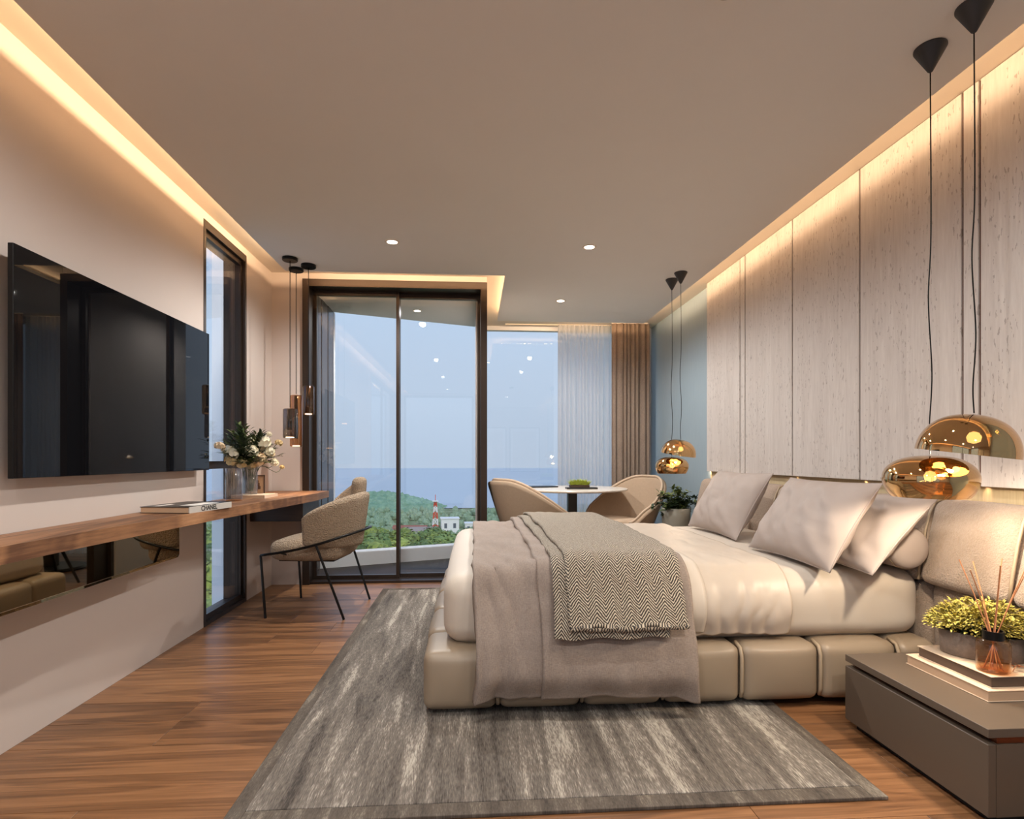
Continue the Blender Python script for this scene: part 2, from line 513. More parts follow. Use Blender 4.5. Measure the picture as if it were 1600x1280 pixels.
def bm_box(bm, x0, x1, y0, y1, z0, z1, bev=0, seg=2):
    b = bmesh.new()
    bmesh.ops.create_cube(b, size=1)
    for v in b.verts:
        v.co = Vector((x0+(v.co.x+.5)*(x1-x0), y0+(v.co.y+.5)*(y1-y0), z0+(v.co.z+.5)*(z1-z0)))
    if bev: bmesh.ops.bevel(b, geom=b.edges[:], offset=bev, segments=seg, profile=.6, affect='EDGES')
    me = bpy.data.meshes.new('tmp'); b.to_mesh(me); b.free(); bm.from_mesh(me); bpy.data.meshes.remove(me)
    return bm

def box(x0, x1, y0, y1, z0, z1, bev=0, seg=2):
    return bm_box(bmesh.new(), x0, x1, y0, y1, z0, z1, bev, seg)

def prism(poly, z0, z1, bev=0):
    bm = bmesh.new()
    lo = [bm.verts.new((x, y, z0)) for x, y in poly]; hi = [bm.verts.new((x, y, z1)) for x, y in poly]
    n = len(poly)
    bm.faces.new(lo[::-1]); bm.faces.new(hi)
    for i in range(n): bm.faces.new((lo[i], lo[(i+1)%n], hi[(i+1)%n], hi[i]))
    if bev: bmesh.ops.bevel(bm, geom=bm.edges[:], offset=bev, segments=2, affect='EDGES')
    return bm

def lathe(profile, n=32, sx=1, sy=1, flute=None):
    """profile list of (r, z) revolved about Z."""
    V, F = [], []
    for r, z in profile:
        for k in range(n):
            a = 2*PI*k/n
            rr = r*(1+(flute[1]*(math.cos(a*flute[0])) if flute else 0))
            V.append((rr*math.cos(a)*sx, rr*math.sin(a)*sy, z))
    m = len(profile)
    for i in range(m-1):
        for k in range(n):
            F.append((i*n+k, i*n+(k+1)%n, (i+1)*n+(k+1)%n, (i+1)*n+k))
    if profile[0][0] > 1e-4: F.append(tuple(range(n))[::-1])
    if profile[-1][0] > 1e-4: F.append(tuple((m-1)*n+k for k in range(n)))
    return V, F

def lathe_open(profile, n=32, sx=1, sy=1, flute=None):
    V, F = lathe(profile, n, sx, sy, flute)
    return V, [f for f in F if len(f) == 4]

def tube(pts, r, n=8, closed=False):
    pts = [Vector(p) for p in pts]
    rs = r if isinstance(r, (list, tuple)) else [r]*len(pts)
    V, F = [], []
    m = len(pts); up = None
    for i, p in enumerate(pts):
        if closed: d = (pts[(i+1)%m]-pts[i-1]).normalized()
        else: d = (pts[min(i+1, m-1)]-pts[max(i-1, 0)]).normalized()
        if up is None:
            up = Vector((0,0,1)) if abs(d.z) < .9 else Vector((1,0,0))
        a = d.cross(up).normalized(); b = a.cross(d).normalized(); up = b
        for k in range(n):
            t = 2*PI*k/n
            V.append(tuple(p+a*math.cos(t)*rs[i]+b*math.sin(t)*rs[i]))
    for i in range(m if closed else m-1):
        j = (i+1)%m
        for k in range(n):
            F.append((i*n+k, i*n+(k+1)%n, j*n+(k+1)%n, j*n+k))
    if not closed:
        F.append(tuple(range(n))[::-1]); F.append(tuple((m-1)*n+k for k in range(n)))
    return V, F

def curve_pts(ctrl, n=24):
    """Catmull-Rom through control points."""
    P = [Vector(c) for c in ctrl]; P = [P[0]*2-P[1]]+P+[P[-1]*2-P[-2]]
    out = []
    segs = len(P)-3
    for s in range(segs):
        a, b, c, d = P[s:s+4]
        k = max(2, n//segs)
        for i in range(k):
            t = i/k
            out.append(.5*((2*b)+(c-a)*t+(2*a-5*b+4*c-d)*t*t+(3*b-a-3*c+d)*t**3))
    out.append(P[-2])
    return out

def cushion(sx, sy, sz, r, bulge=(0,0,0), n=14, warp=None):
    """soft box centred on the origin: rounded corners of radius r, faces puffed by bulge."""
    hx, hy, hz = sx/2, sy/2, sz/2
    bm = bmesh.new()
    bmesh.ops.create_cube(bm, size=2)
    bmesh.ops.subdivide_edges(bm, edges=bm.edges[:], cuts=n-1, use_grid_fill=True)
    def dens(c, h):
        # push samples towards edges
        s = math.copysign(abs(c)**.62, c)
        return s
    for v in bm.verts:
        p = Vector((dens(v.co.x, hx), dens(v.co.y, hy), dens(v.co.z, hz)))
        q = Vector((p.x*hx, p.y*hy, p.z*hz))
        rr = min(r, hx, hy, hz)
        c = Vector((max(-(hx-rr), min(hx-rr, q.x)), max(-(hy-rr), min(hy-rr, q.y)), max(-(hz-rr), min(hz-rr, q.z))))
        d = q-c
        if d.length > 1e-6: q = c+d.normalized()*rr
        q.x += bulge[0]*p.x*(1-p.y**2)*(1-p.z**2)
        q.y += bulge[1]*p.y*(1-p.x**2)*(1-p.z**2)
        q.z += bulge[2]*p.z*(1-p.x**2)*(1-p.y**2)
        if warp: q = warp(q)
        v.co = q
    return bm

def fbm(p, s=1.0, o=3):
    return noise.fractal(Vector(p)*s, 1.0, 2.0, o)

def grid_faces(nu, nv, off=0):
    return [(off+i*nv+j, off+(i+1)*nv+j, off+(i+1)*nv+j+1, off+i*nv+j+1) for i in range(nu-1) for j in range(nv-1)]

def solid(o, th, offset=-1):
    m = o.modifiers.new('thickness', 'SOLIDIFY'); m.thickness = th; m.offset = offset
    return o

# ------------------------------------------------------------------ structure
# floor: base slab and individual planks
fl = obj('floor', box(XL-.1, XR+.1, YREAR-.1, YW+.05, -.12, -.012), 'dark_groove'); struct(fl)
PW = .19
plank_meshes = {}
def plank_mesh(L):
    k = round(L, 2)
    if k not in plank_meshes:
        b = box(0, L-.0016, 0, PW-.0016, -.012, 0, .0008, 1)
        me = bpy.data.meshes.new('plank'); bmesh.ops.recalc_face_normals(b, faces=b.faces); b.to_mesh(me); b.free()
        set_mats(me, 'floor_oak'); plank_meshes[k] = me
    return plank_meshes[k]
y = -2.8; row = 0
while y < YW:
    x = XL; first = random.choice([.5, .8, 1.1, 1.4, 1.6])
    x0lim, x1lim = XL, XR
    if y > YB+.02: x0lim = .12
    x = x0lim; L = first
    while x < x1lim-.02:
        L = min(L, x1lim-x)
        if x1lim-x-L < .3: L = x1lim-x
        o = bpy.data.objects.new('plank', plank_mesh(L)); o.location = (x, y, 0); link(o, fl)
        x += L; L = random.choice([1.2, 1.6, 2.0])
    y += PW; row += 1

# walls
b = bmesh.new()
bm_box(b, XL-.15, XL, YREAR, -2.5, 0, HT)
bm_box(b, XL-.15, XL, -2.5, .5, 2.45, HT)
bm_box(b, XL-.15, XL, .5, 3.612, 0, HT)
bm_box(b, XL-.15, XL, 4.268, YB+.2, 0, HT)
bm_box(b, XL-.15, XL, 3.612, 4.268, 2.537, HT)
struct(obj('wall_left', b, 'wall_paint'))
b = bmesh.new()
bm_box(b, XL, -1.412, YB, YB+.18, 0, HT)
bm_box(b, -1.412, .114, YB, YB+.18, 2.535, HT)
struct(obj('wall_back', b, 'wall_paint'))
struct(obj('wall_alcove', box(.02, .114, YB+.19, YW, 0, HT), 'wall_paint'))
b = bmesh.new()
bm_box(b, XL-.15, -1.55, YREAR-.15, YREAR, 0, HT); bm_box(b, 0.0, XR+.15, YREAR-.15, YREAR, 0, HT); bm_box(b, -1.55, 0.0, YREAR-.15, YREAR, 2.45, HT)
struct(obj('wall_rear', b, 'wall_paint'))
w4 = struct(bpy.data.objects.new('added_window_4', None)); link(w4); w4.location = (-.775, YREAR, 0)  # unseen rear window, added to bring in more neutral daylight
b = bmesh.new()
bm_box(b, -.775, -.735, -.12, 0, 0, 2.45); bm_box(b, .735, .775, -.12, 0, 0, 2.45)
bm_box(b, -.735, .735, -.12, 0, 2.41, 2.45); bm_box(b, -.735, .735, -.12, 0, -.012, .03)
obj('window_frame', b, 'bronze_frame', w4)
obj('window_pane', box(-.735, .735, -.073, -.067, .03, 2.41), 'window_glass', w4)
struct(obj('wall_right', box(XR, XR+.15, YREAR, YW, 0, HT), 'blue_wallcover'))
struct(obj('wall_headboard_strip', box(XR-.012, XR-.001, 1.53, 4.84, .5, 1.0), 'linen_strip'))

# ceiling
b = bmesh.new()
bm_box(b, XL-.15, XR+.15, YREAR-.15, YB+.18, HT, HT+.12)
bm_box(b, .02, XR+.15, YB+.18, YW+.1, HT, HT+.12)
struct(obj('ceiling_recess', b, 'cove_paint'))
struct(obj('ceiling', prism([(EL, YREAR), (ER, YREAR), (ER, EA), (EAX, EA), (EAX, EB), (EL, EB)], H, H+.025), 'ceiling_paint'))

# stone panels on the right wall with copper joints
wr = thing('stone_panelling', 'tall grey travertine slab panelling with copper joints behind the bed', 'wall panel', (XP, 3.18, .935))
edges = [4.84, 4.217, 4.135, 3.50, 2.866, 2.235, 2.154, 1.53]
for a, c in zip(edges[:-1], edges[1:]):
    w = a-c
    obj('stone_slab', box(0, .03, -w/2+.0058, w/2-.0058, 0, HT-.938, .0015, 1), 'travertine', wr, (0, (a+c)/2-3.18, 0))
for y in edges[1:-1]:
    obj('copper_joint', box(.008, .014, -.0057, .0057, 0, HT-.938), 'copper_trim', wr, (0, y-3.18, 0))
obj('backing_board', box(.0305, .045, -1.655, 1.655, .002, HT-.938), 'dark_groove', wr)

# left slim window
w1 = struct(bpy.data.objects.new('window_1', None)); link(w1); w1.location = (XL, 3.94, 0)
y0, y1, zt = 3.612-3.94, 4.268-3.94, 2.537
b = bmesh.new()
bm_box(b, -.15, .004, y0, y0+.028, 0, zt); bm_box(b, -.15, .004, y1-.028, y1, 0, zt)
bm_box(b, -.15, .004, y0+.028, y1-.028, zt-.05, zt); bm_box(b, -.15, .004, y0+.028, y1-.028, -.012, .025)
obj('window_frame', b, 'bronze_frame', w1)
b = bmesh.new()
bm_box(b, -.055, -.018, y0+.028, y0+.05, .025, zt-.05); bm_box(b, -.055, -.018, y1-.052, y1-.028, .025, zt-.05)
bm_box(b, -.055, -.018, y0+.05, y1-.052, .025, .06); bm_box(b, -.055, -.018, y0+.05, y1-.052, zt-.085, zt-.05)
obj('sash', b, 'bronze_frame', w1)
obj('transom', box(-.055, -.018, y0+.05, y1-.052, .98, 1.03), 'bronze_frame', w1)
obj('window_pane', box(-.039, -.033, y0+.05, y1-.052, 1.03, zt-.085), 'window_glass', w1)
obj('window_pane', box(-.039, -.033, y0+.05, y1-.052, .06, .98), 'window_glass', w1)

# wide window added in the left wall, out of view, as daylight fill
w3 = struct(bpy.data.objects.new('added_window_3', None)); link(w3); w3.location = (XL, -1.0, 0)
b = bmesh.new()
bm_box(b, -.12, 0, -1.5, -1.46, 0, 2.45); bm_box(b, -.12, 0, 1.46, 1.5, 0, 2.45)
bm_box(b, -.12, 0, -1.46, 1.46, 2.41, 2.45); bm_box(b, -.12, 0, -1.46, 1.46, -.012, .03)
obj('window_frame', b, 'bronze_frame', w3)
obj('mullion', box(-.09, -.05, -.02, .02, .03, 2.41), 'bronze_frame', w3)
obj('window_pane', box(-.073, -.067, -1.46, -.02, .03, 2.41), 'window_glass', w3)
obj('window_pane', box(-.073, -.067, .02, 1.46, .03, 2.41), 'window_glass', w3)

# sliding glass door
d1 = struct(bpy.data.objects.new('door_1', None)); link(d1); d1.location = (-.649, YB, 0)
xa, xb = -1.412+.649, .114+.649
b = bmesh.new()
bm_box(b, xa, xa+.055, -.03, .19, -.012, 2.535); bm_box(b, xb-.055, xb, -.03, .19, -.012, 2.535)
bm_box(b, xa+.055, xb-.055, -.03, .19, 2.475, 2.535); bm_box(b, xa+.055, xb-.055, 0.0, .19, -.012, .02)
obj('door_frame', b, 'bronze_frame', d1)
for (p0, p1, yy) in ((xa+.055, .012, .10), (-.012, xb-.055, .145)):
    b = bmesh.new()
    bm_box(b, p0, p0+.026, yy, yy+.035, .02, 2.475); bm_box(b, p1-.026, p1, yy, yy+.035, .02, 2.475)
    bm_box(b, p0+.026, p1-.026, yy, yy+.035, .02, .05); bm_box(b, p0+.026, p1-.026, yy, yy+.035, 2.435, 2.475)
    dp = obj('sliding_panel', b, 'bronze_frame', d1)
    obj('glass_pane', box(p0+.026, p1-.026, yy+.014, yy+.020, .05, 2.435), 'window_glass', dp)

# alcove window
w2 = struct(bpy.data.objects.new('window_2', None)); link(w2); w2.location = (1.1, YW, 0)
b = bmesh.new()
bm_box(b, .114-1.1, 1.0, 0, .08, 0, .04); bm_box(b, .114-1.1, 1.0, 0, .08, HT-.05, HT)
bm_box(b, .114-1.1, .15-1.1, 0, .08, .04, HT-.05); bm_box(b, .965, 1.0, 0, .08, .04, HT-.05)
obj('window_frame', b, 'white_render', w2)
obj('window_pane', box(.15-1.1, .965, .035, .041, .04, HT-.05), 'window_glass', w2)

# balcony
bx = lambda Y: Y
struct(obj('balcony_floor', prism([(-1.62, YB+.19), (.02, YB+.19), (.02, 6.32), (-1.62, 5.66)], -.14, -.02), 'balcony_deck'))
struct(obj('balcony_soffit', prism([(-1.62, YB+.19), (.02, YB+.19), (.02, 6.62), (-1.62, 6.00)], HT, HT+.14), 'ceiling_paint'))
kb = obj('balcony_kerb', prism([(-1.62, 5.46), (.02, 6.10), (.02, 6.26), (-1.62, 5.62)], -.02, .124, .006), 'white_render'); struct(kb)
dp = struct(bpy.data.objects.new('wall_balcony', None)); link(dp); dp.location = (-1.47, 4.98, 0)
obj('end_post', box(-.15, .002, 1.06, 1.12, -.02, HT), 'white_render', dp)
yy = 0.0
for k in range(9):
    obj('cladding_board', box(-.15, .001+(.004 if k % 2 else 0), yy, yy+.115, -.02, HT, .002, 1), 'dark_panel', dp); yy += .1175
struct(obj('wall_outer_fin', box(-2.265, -1.63, 5.05, 5.20, -3, HT+.3), 'white_render'))

# ------------------------------------------------------------------ downlights
lights = [(-.544, 3.82, 'recessed downlight in the ceiling nearest the glass door'),
          (.793, 3.82, 'recessed downlight in the ceiling above the bed'),
          (.80, 5.145, 'recessed downlight in the ceiling above the round table'),
          (-.587, 5.94, 'recessed downlight under the balcony soffit'), (-.544, 1.62, None), (.793, 1.62, None), (-.544, -.15, None), (.793, -.15, None), (-.544, -2.0, None)]
DIM = {(-.544, 3.82): 1.45, (.793, 3.82): .45, (.80, 5.145): 1.15, (-.544, 1.62): .65, (.793, 1.62): .75}   # dimmer settings
for x, y, lab in lights:
    HZ = HT if lab and 'soffit' in lab else H
    t = thing('downlight', lab or 'recessed downlight in the ceiling behind the viewpoint', 'light', (x, y, HZ), group='ceiling downlights')
    obj('trim_ring', lathe_open([(.033, -.0005), (.035, -.004), (.044, -.005), (.048, -.0015), (.048, -.0003)], 28), 'cove_paint', t, smooth=True)
    obj('lens', lathe([(.001, -.0022), (.033, -.0022), (.033, -.0008)], 24), 'downlight_lens', t)
    l = bpy.data.lights.new('downlight_beam', 'SPOT'); l.energy = SPOT_W*DIM.get((x, y), .9); l.color = WARM2
    l.spot_size = math.radians(165); l.spot_blend = .5; l.shadow_soft_size = .03
    o = bpy.data.objects.new('downlight_beam', l); o.location = (x, y, HZ-.012); COL.objects.link(o)
t = thing('smoke_detector', 'small dark round fitting on the ceiling at the top edge', 'detector', (.775, 1.668, H))
obj('housing', lathe([(.001, -.026), (.03, -.026), (.042, -.02), (.046, -.004), (.046, -.0005)], 28), 'charcoal_cone', t, smooth=True)

# ------------------------------------------------------------------ television
t = thing('television', 'large thin black flat screen television on the left wall', 'television', (-1.60, 2.806, .978))
obj('casing', box(-.022, -.002, -.728, .728, 0, .825, .002, 1), 'black_metal', t)
obj('screen', box(-.0019, .0, -.7265, .7265, .0015, .8235), 'tv_glass', t)
obj('wall_mount', box(-.068, -.0225, -.25, .25, .25, .60), 'black_metal', t)

# ------------------------------------------------------------------ desk shelf
t = thing('wall_desk', 'long floating oak desk shelf along the left wall, widening towards the door', 'desk', (XL, 2.0, .725))
front = [(-1.2+1.67, 4.78-2), (-1.2+1.67, 4.42-2), (-1.215+1.67, 4.2-2), (-1.285+1.67, 3.6-2), (-1.345+1.67, 3.1-2), (-1.385+1.67, 2.6-2), (-1.42+1.67, 2.1-2), (-1.44+1.67, 1.6-2), (-1.45+1.67, .56-2)]
obj('desk_top', prism([(.003, .56-2), (.003, 4.78-2)]+front, 0, .055, .003), 'desk_oak', t)
dw = obj('drawer_box', box(.004, .39, 2.33, 2.775, -.15, -.001, .003), 'desk_dark', t)
obj('drawer_seam', box(.03, .385, 2.3285, 2.3299, -.146, -.143), 'dark_groove', dw)
t = thing('mirror_cabinet', 'bronze mirrored wall cabinet hanging under the oak desk', 'cabinet', (XL, 1.0, .545))
obj('body', box(.003, .150, -.42, 1.96, .004, .176, .003), 'bronze_mirror', t)
obj('mirror_front', box(.152, .172, -.42, 1.995, .0, .1795, .014, 1), 'bronze_mirror', t)

# books on desk
t = thing('coffee_table_book', 'black and white hardback book lying on the oak desk', 'book', (-1.478, 3.03, .780), (0, 0, math.radians(-9)))
obj('back_cover', box(-.128, .128, -.175, .175, .0005, .003), 'black_cover', t)
obj('pages', box(-.125, .124, -.172, .172, .003, .029), 'page_edge', t)
fc = obj('front_cover', box(-.128, .128, -.175, .175, .029, .032), 'black_cover', t)
obj('cover_print', box(.02, .105, -.10, .10, .0321, .0324), 'white_print', fc)
obj('cover_print', box(-.085, -.055, -.14, -.02, .0321, .0324), 'white_print', fc)
sp = obj('spine', box(.1245, .1295, -.175, .175, .0006, .0319), 'book_spine', t)
def text_mesh(name, body, size, mat, parent, loc, rot, depth=.0004):
    cu = bpy.data.curves.new(name, 'FONT'); cu.body = body; cu.size = size; cu.extrude = depth
    cu.align_x = 'CENTER'; cu.align_y = 'CENTER'; cu.resolution_u = 3; cu.offset = .0006
    tmp = bpy.data.objects.new(name, cu); COL.objects.link(tmp)
    dg = bpy.context.evaluated_depsgraph_get()
    me = bpy.data.meshes.new_from_object(tmp.evaluated_get(dg))
    bpy.data.objects.remove(tmp); me.materials.clear(); set_mats(me, mat)
    o = bpy.data.objects.new(name, me); o.location = loc; o.rotation_euler = rot; link(o, parent)
    return o
text_mesh('lettering', 'CHANEL', .034, 'black_print', sp, (.1299, -.02, .016), (PI/2, 0, PI/2))

t = thing('slim_book', 'small pale book under the ribbed flower vase', 'book', (-1.50, 3.98, .780), (0, 0, math.radians(-4)))
obj('pages', box(-.11, .108, -.105, .105, .002, .0195), 'page_edge', t)
obj('front_cover', box(-.112, .112, -.107, .107, .0196, .022), 'pale_cover', t)
obj('back_cover', box(-.112, .112, -.107, .107, .0002, .002), 'pale_cover', t)
obj('spine', box(.1121, .114, -.107, .107, .0003, .0218), 'pale_cover', t)

def vase(name, label, loc, r, h):
    t = thing(name, label, 'vase', loc)
    obj('glass_wall', lathe_open([(r*.96, .012), (r, .02), (r, h), (r-.004, h), (r-.004, .014), (.002, .012)], 96, flute=(24, .018)), 'fluted_glass', t, smooth=True)
    obj('base', lathe([(.002, .0005), (r*.95, .0005), (r*.97, .012), (.002, .0122)], 40), 'amber_glass' if 'empty' in label else 'fluted_glass', t, smooth=True)
    return t
vase('glass_vase', 'empty ribbed glass vase with amber base on the oak desk', (-1.505, 3.655, .7803), .05, .205)
VX, VY, VZ = -1.535, 3.99, .8023
vase('glass_vase', 'ribbed glass vase holding flowers on the slim book', (VX, VY, VZ), .047, .195)

# picture frame
t = thing('picture_frame', 'tiny framed sepia picture standing beside the flower vase', 'picture', (-1.600, 4.30, .7803), (math.radians(-8), 0, math.radians(18)))
b = bmesh.new()
bm_box(b, -.05, -.042, -.006, .006, 0, .145); bm_box(b, .042, .05, -.006, .006, 0, .145)
bm_box(b, -.042, .042, -.006, .006, 0, .008); bm_box(b, -.042, .042, -.006, .006, .137, .145)
obj('frame', b, 'desk_dark', t)
pc = obj('picture', box(-.042, .042, .0, .004, .008, .137), 'art_sepia', t)
b = bmesh.new()
bm_box(b, -.004, .014, -.002, -.0005, .06, .085); bm_box(b, .002, .02, -.002, -.0005, .04, .062); bm_box(b, -.008, .006, -.002, -.0005, .085, .105)
obj('figure', b, 'desk_dark', pc)

# flowers
def leaf_mesh_into(V, F, p, d, L, wd, curl=.25):
    d = d.normalized(); side = d.cross(Vector((0,0,1)))
    if side.length < .1: side = d.cross(Vector((1,0,0)))
    side.normalize(); up = side.cross(d).normalized()
    i = len(V)
    m1 = p+d*L*.35-up*L*.02; m2 = p+d*L*.7-up*L*curl*.3; tip = p+d*L-up*L*curl
    V += [tuple(p), tuple(m1+side*wd), tuple(m1+up*wd*-.25), tuple(m1-side*wd), tuple(m2+side*wd*.8), tuple(m2-up*wd*.2), tuple(m2-side*wd*.8), tuple(tip)]
    F += [(i, i+1, i+2), (i, i+2, i+3), (i+1, i+4, i+5, i+2), (i+2, i+5, i+6, i+3), (i+4, i+7, i+5), (i+5, i+7, i+6)]

def bloom(r, seed, petals=26):
    rnd = random.Random(seed); V, F = [], []
    for k in range(petals):
        ph = (k+.5)/petals; pol = math.acos(1-1.55*ph); az = k*2.39996
        d = Vector((math.sin(pol)*math.cos(az), math.sin(pol)*math.sin(az), math.cos(pol)))
        c = d*r*(.45+.45*ph)
        u = d.cross(Vector((.3, .2, 1))).normalized(); w = d.cross(u).normalized()
        pr = r*(.34+.22*ph)
        i = len(V)
        V.append(tuple(c+d*r*.02))
        for q in range(6):
            a = 2*PI*q/6+rnd.random()*.4
            V.append(tuple(c+(u*math.cos(a)+w*math.sin(a))*pr+d*pr*.45))
        for q in range(6): F.append((i, i+1+q, i+1+(q+1)%6))
    i = len(V)
    V += [(r*.7*math.sin(a)*math.cos(b_), r*.7*math.sin(a)*math.sin(b_), r*.7*math.cos(a)) for a in (.5, 1.2, 1.9, 2.6) for b_ in [2*PI*k/8 for k in range(8)]]
    for a in range(3):
        for k in range(8): F.append((i+a*8+k, i+a*8+(k+1)%8, i+(a+1)*8+(k+1)%8, i+(a+1)*8+k))
    return V, F

t = thing('flower_bouquet', 'bouquet of cream and peach flowers with dark leaves in ribbed vase', 'flowers', (VX, VY, VZ))
rnd = random.Random(3)
mouth = Vector((0, 0, .195))
B = [(-.02, .08, .36, .034, 'bloom_cream'), (.08, .03, .37, .046, 'bloom_cream'), (.11, .06, .30, .030, 'bloom_cream'), (-.10, -.06, .29, .042, 'bloom_cream'),
     (-.13, -.16, .33, .028, 'bloom_peach'), (.06, .0, .245, .044, 'bloom_peach'), (-.03, -.05, .225, .038, 'bloom_straw'), (.0, -.03, .28, .026, 'bloom_cream'),
     (.12, .13, .22, .026, 'bloom_cream'), (-.08, -.10, .235, .034, 'bloom_straw'), (.03, .10, .25, .034, 'bloom_peach'), (-.07, .07, .28, .034, 'bloom_cream'), (.16, .10, .36, .022, 'bloom_straw'),
     (.15, .20, .185, .014, 'bloom_straw'), (-.05, .02, .33, .036, 'bloom_cream'), (.04, -.06, .30, .036, 'bloom_cream'), (-.12, .02, .26, .030, 'bloom_cream'), (.09, .12, .29, .034, 'bloom_cream'), (.05, .06, .33, .034, 'bloom_peach'), (-.06, -.13, .28, .030, 'bloom_cream'), (.02, -.02, .21, .03, 'bloom_straw'), (.10, .08, .42, .016, 'bloom_cream')]
for k, (x, y, z, r, m) in enumerate(B):
    bl = obj('bloom', bloom(r*1.12, k), m, t, (x, y, z), (rnd.uniform(-.5, .5), rnd.uniform(.2, .9), 0), smooth=True)
    obj('stem', tube(curve_pts([(x*.08, y*.08, .02), (x*.3, y*.3, .19), (x*.8, y*.8, z-.04), (x, y, z)], 9), .0022, 5), 'stem_green', t)
for k in range(60):
    az = rnd.uniform(0, 2*PI); reach = rnd.uniform(.12, .23); zz = rnd.uniform(.22, .42) if k > 14 else rnd.uniform(.38, .48)
    if k <= 14: reach *= .5
    tip = Vector((math.cos(az)*reach*.8, math.sin(az)*reach, zz))
    path = curve_pts([(0, 0, .16), tuple(Vector((tip.x*.4, tip.y*.4, .19+(zz-.19)*.5))), tuple(tip)], 10)
    V, F = tube(path, .0016, 4)
    for q in range(3, len(path)):
        for s in (-1, 1):
            d = (path[q]-path[q-1]).normalized(); sd = d.cross(Vector((0,0,1))).normalized()*s
            leaf_mesh_into(V, F, path[q], d*.8+sd*.7+Vector((0, 0, rnd.uniform(-.1, .3))), rnd.uniform(.045, .075), rnd.uniform(.007, .011))
    obj('leaf_sprig', (V, F), 'leaf_dark' if k % 3 else 'leaf_green', t)

# ------------------------------------------------------------------ glass cylinder pendants over desk
def cyl_pendant(x, y, zb, zt, r, label, mat):
    t = thing('glass_pendant', label, 'pendant lamp', (x, y, H), group='smoked glass pendants over the desk')
    obj('canopy', lathe([(.001, -.022), (.050, -.022), (.054, -.018), (.054, -.0005), (.001, -.0005)], 32), 'black_metal', t, smooth=False)
    obj('cord', tube([(0, 0, -.02), (0, 0, zt-H+.01)], .0028, 8), 'black_metal', t)
    sh = obj('shade', lathe_open([(r*.6, zb-H), (r-.006, zb-H), (r, zb-H+.006), (r, zt-H-.006), (r-.006, zt-H), (.006, zt-H)], 40), mat, t, smooth=True)
    obj('inner_tube', lathe([(.001, zb-H+.06), (r*.32, zb-H+.06), (r*.32, zt-H-.004), (.001, zt-H-.004)], 24), 'bronze_frame', t, smooth=True)
    obj('lens', lathe([(.001, zb-H+.003), (r*.58, zb-H+.003), (r*.58, zb-H+.009), (.001, zb-H+.009)], 24), 'pendant_lens', t)
    l = bpy.data.lights.new('pendant_beam', 'SPOT'); l.energy = 4; l.color = WARM; l.spot_size = math.radians(110); l.spot_blend = .6; l.shadow_soft_size = .02
    o = bpy.data.objects.new('pendant_beam', l); o.location = (x, y, zb-.006); COL.objects.link(o)
cyl_pendant(-1.327, 4.18, 1.194, 1.407, .049, 'short dark smoked glass cylinder pendant, leftmost of three over desk', 'smoke_glass')
cyl_pendant(-1.354, 4.41, 1.138, 1.530, .046, 'tall smoked glass cylinder pendant, middle of three over desk', 'smoke_amber_glass')
cyl_pendant(-1.236, 4.32, 1.375, 1.590, .041, 'short amber glass cylinder pendant in front of the door frame', 'smoke_amber_glass')

# ------------------------------------------------------------------ gold dome pendants
def gold_pendant(x, y, zt, zb, r, label, kind, sway=.01, tilt=(0, 0)):
    t = thing('gold_pendant', label, 'pendant lamp', (x, y, H), group='gold dome pendants beside the bed')
    obj('ceiling_cone', lathe([(.003, -.088), (.008, -.084), (.050, -.006), (.050, -.0005), (.001, -.0005)], 36), 'charcoal_cone', t, smooth=True)
    L = H-zt
    obj('cord', tube(curve_pts([(0, 0, -.08), (sway*.2, 0, -L*.45), (-sway*.6, 0, -L*.62), (sway*.5, 0, -L*.8), (-sway*.3, 0, -L*.93), (0, 0, -L+.004)], 40), .0022, 7), 'black_metal', t)
    hgt = zt-zb
    if kind == 'dome':
        prof = [(.004, 0)]+[(r*math.sin(a)**.82, -hgt*(1-math.cos(a))) for a in [PI/2*k/14 for k in range(1, 15)]]
    else:
        prof = [(.004, 0)]+[(r*math.sin(a)**.8, -hgt*.55*(1-math.cos(a))) for a in [PI/2*k/12 for k in range(1, 13)]]
        prof += [(r*(1-.18*(k/6)**2), -hgt*(.55+.45*k/6)) for k in range(1, 7)]
    V, F = lathe_open(prof, 44)
    V = [(vx*(1+.05*math.sin(2*math.atan2(vy, vx)+.6)), vy*(1+.04*math.cos(3*math.atan2(vy, vx))), vz) for vx, vy, vz in V]
    sh = obj('shade', (V, F), 'gold_glass', t, (0, 0, -L), (tilt[0], tilt[1], 0), smooth=True)
    obj('bulb_socket', lathe([(.001, -.004), (.014, -.004), (.014, -.05), (.010, -.055), (.001, -.055)], 16), 'bulb_metal', t, (0, 0, -L), smooth=True)
    obj('bulb', lathe([(.001, -.055), (.012, -.058), (.020, -.072), (.016, -.088), (.001, -.094)], 16), 'bulb_glow', t, (0, 0, -L), smooth=True)
    l = bpy.data.lights.new('pendant_bulb', 'POINT'); l.energy = PEND_W*(.08 if y > 3 else 1); l.color = (1, .84, .64); l.shadow_soft_size = .02
    o = bpy.data.objects.new('pendant_bulb', l); o.location = (x, y, H-L-.108); COL.objects.link(o)
gold_pendant(1.60, 1.700, 1.190, 1.062, .142, 'upper wide gold dome pendant over the nearer nightstand', 'dome', .012, (.10, .10))
gold_pendant(1.61, 1.885, 1.060, .914, .146, 'lower rounded gold pendant over the nearer nightstand', 'pebble', .012, (.02, 0))
gold_pendant(1.615, 4.30, 1.195, 1.075, .135, 'upper gold dome pendant against the blue wall', 'dome', .010, (.12, .14))
gold_pendant(1.605, 4.47, 1.062, .925, .132, 'lower rounded gold pendant against the blue wall', 'pebble', .010, (0, 0))

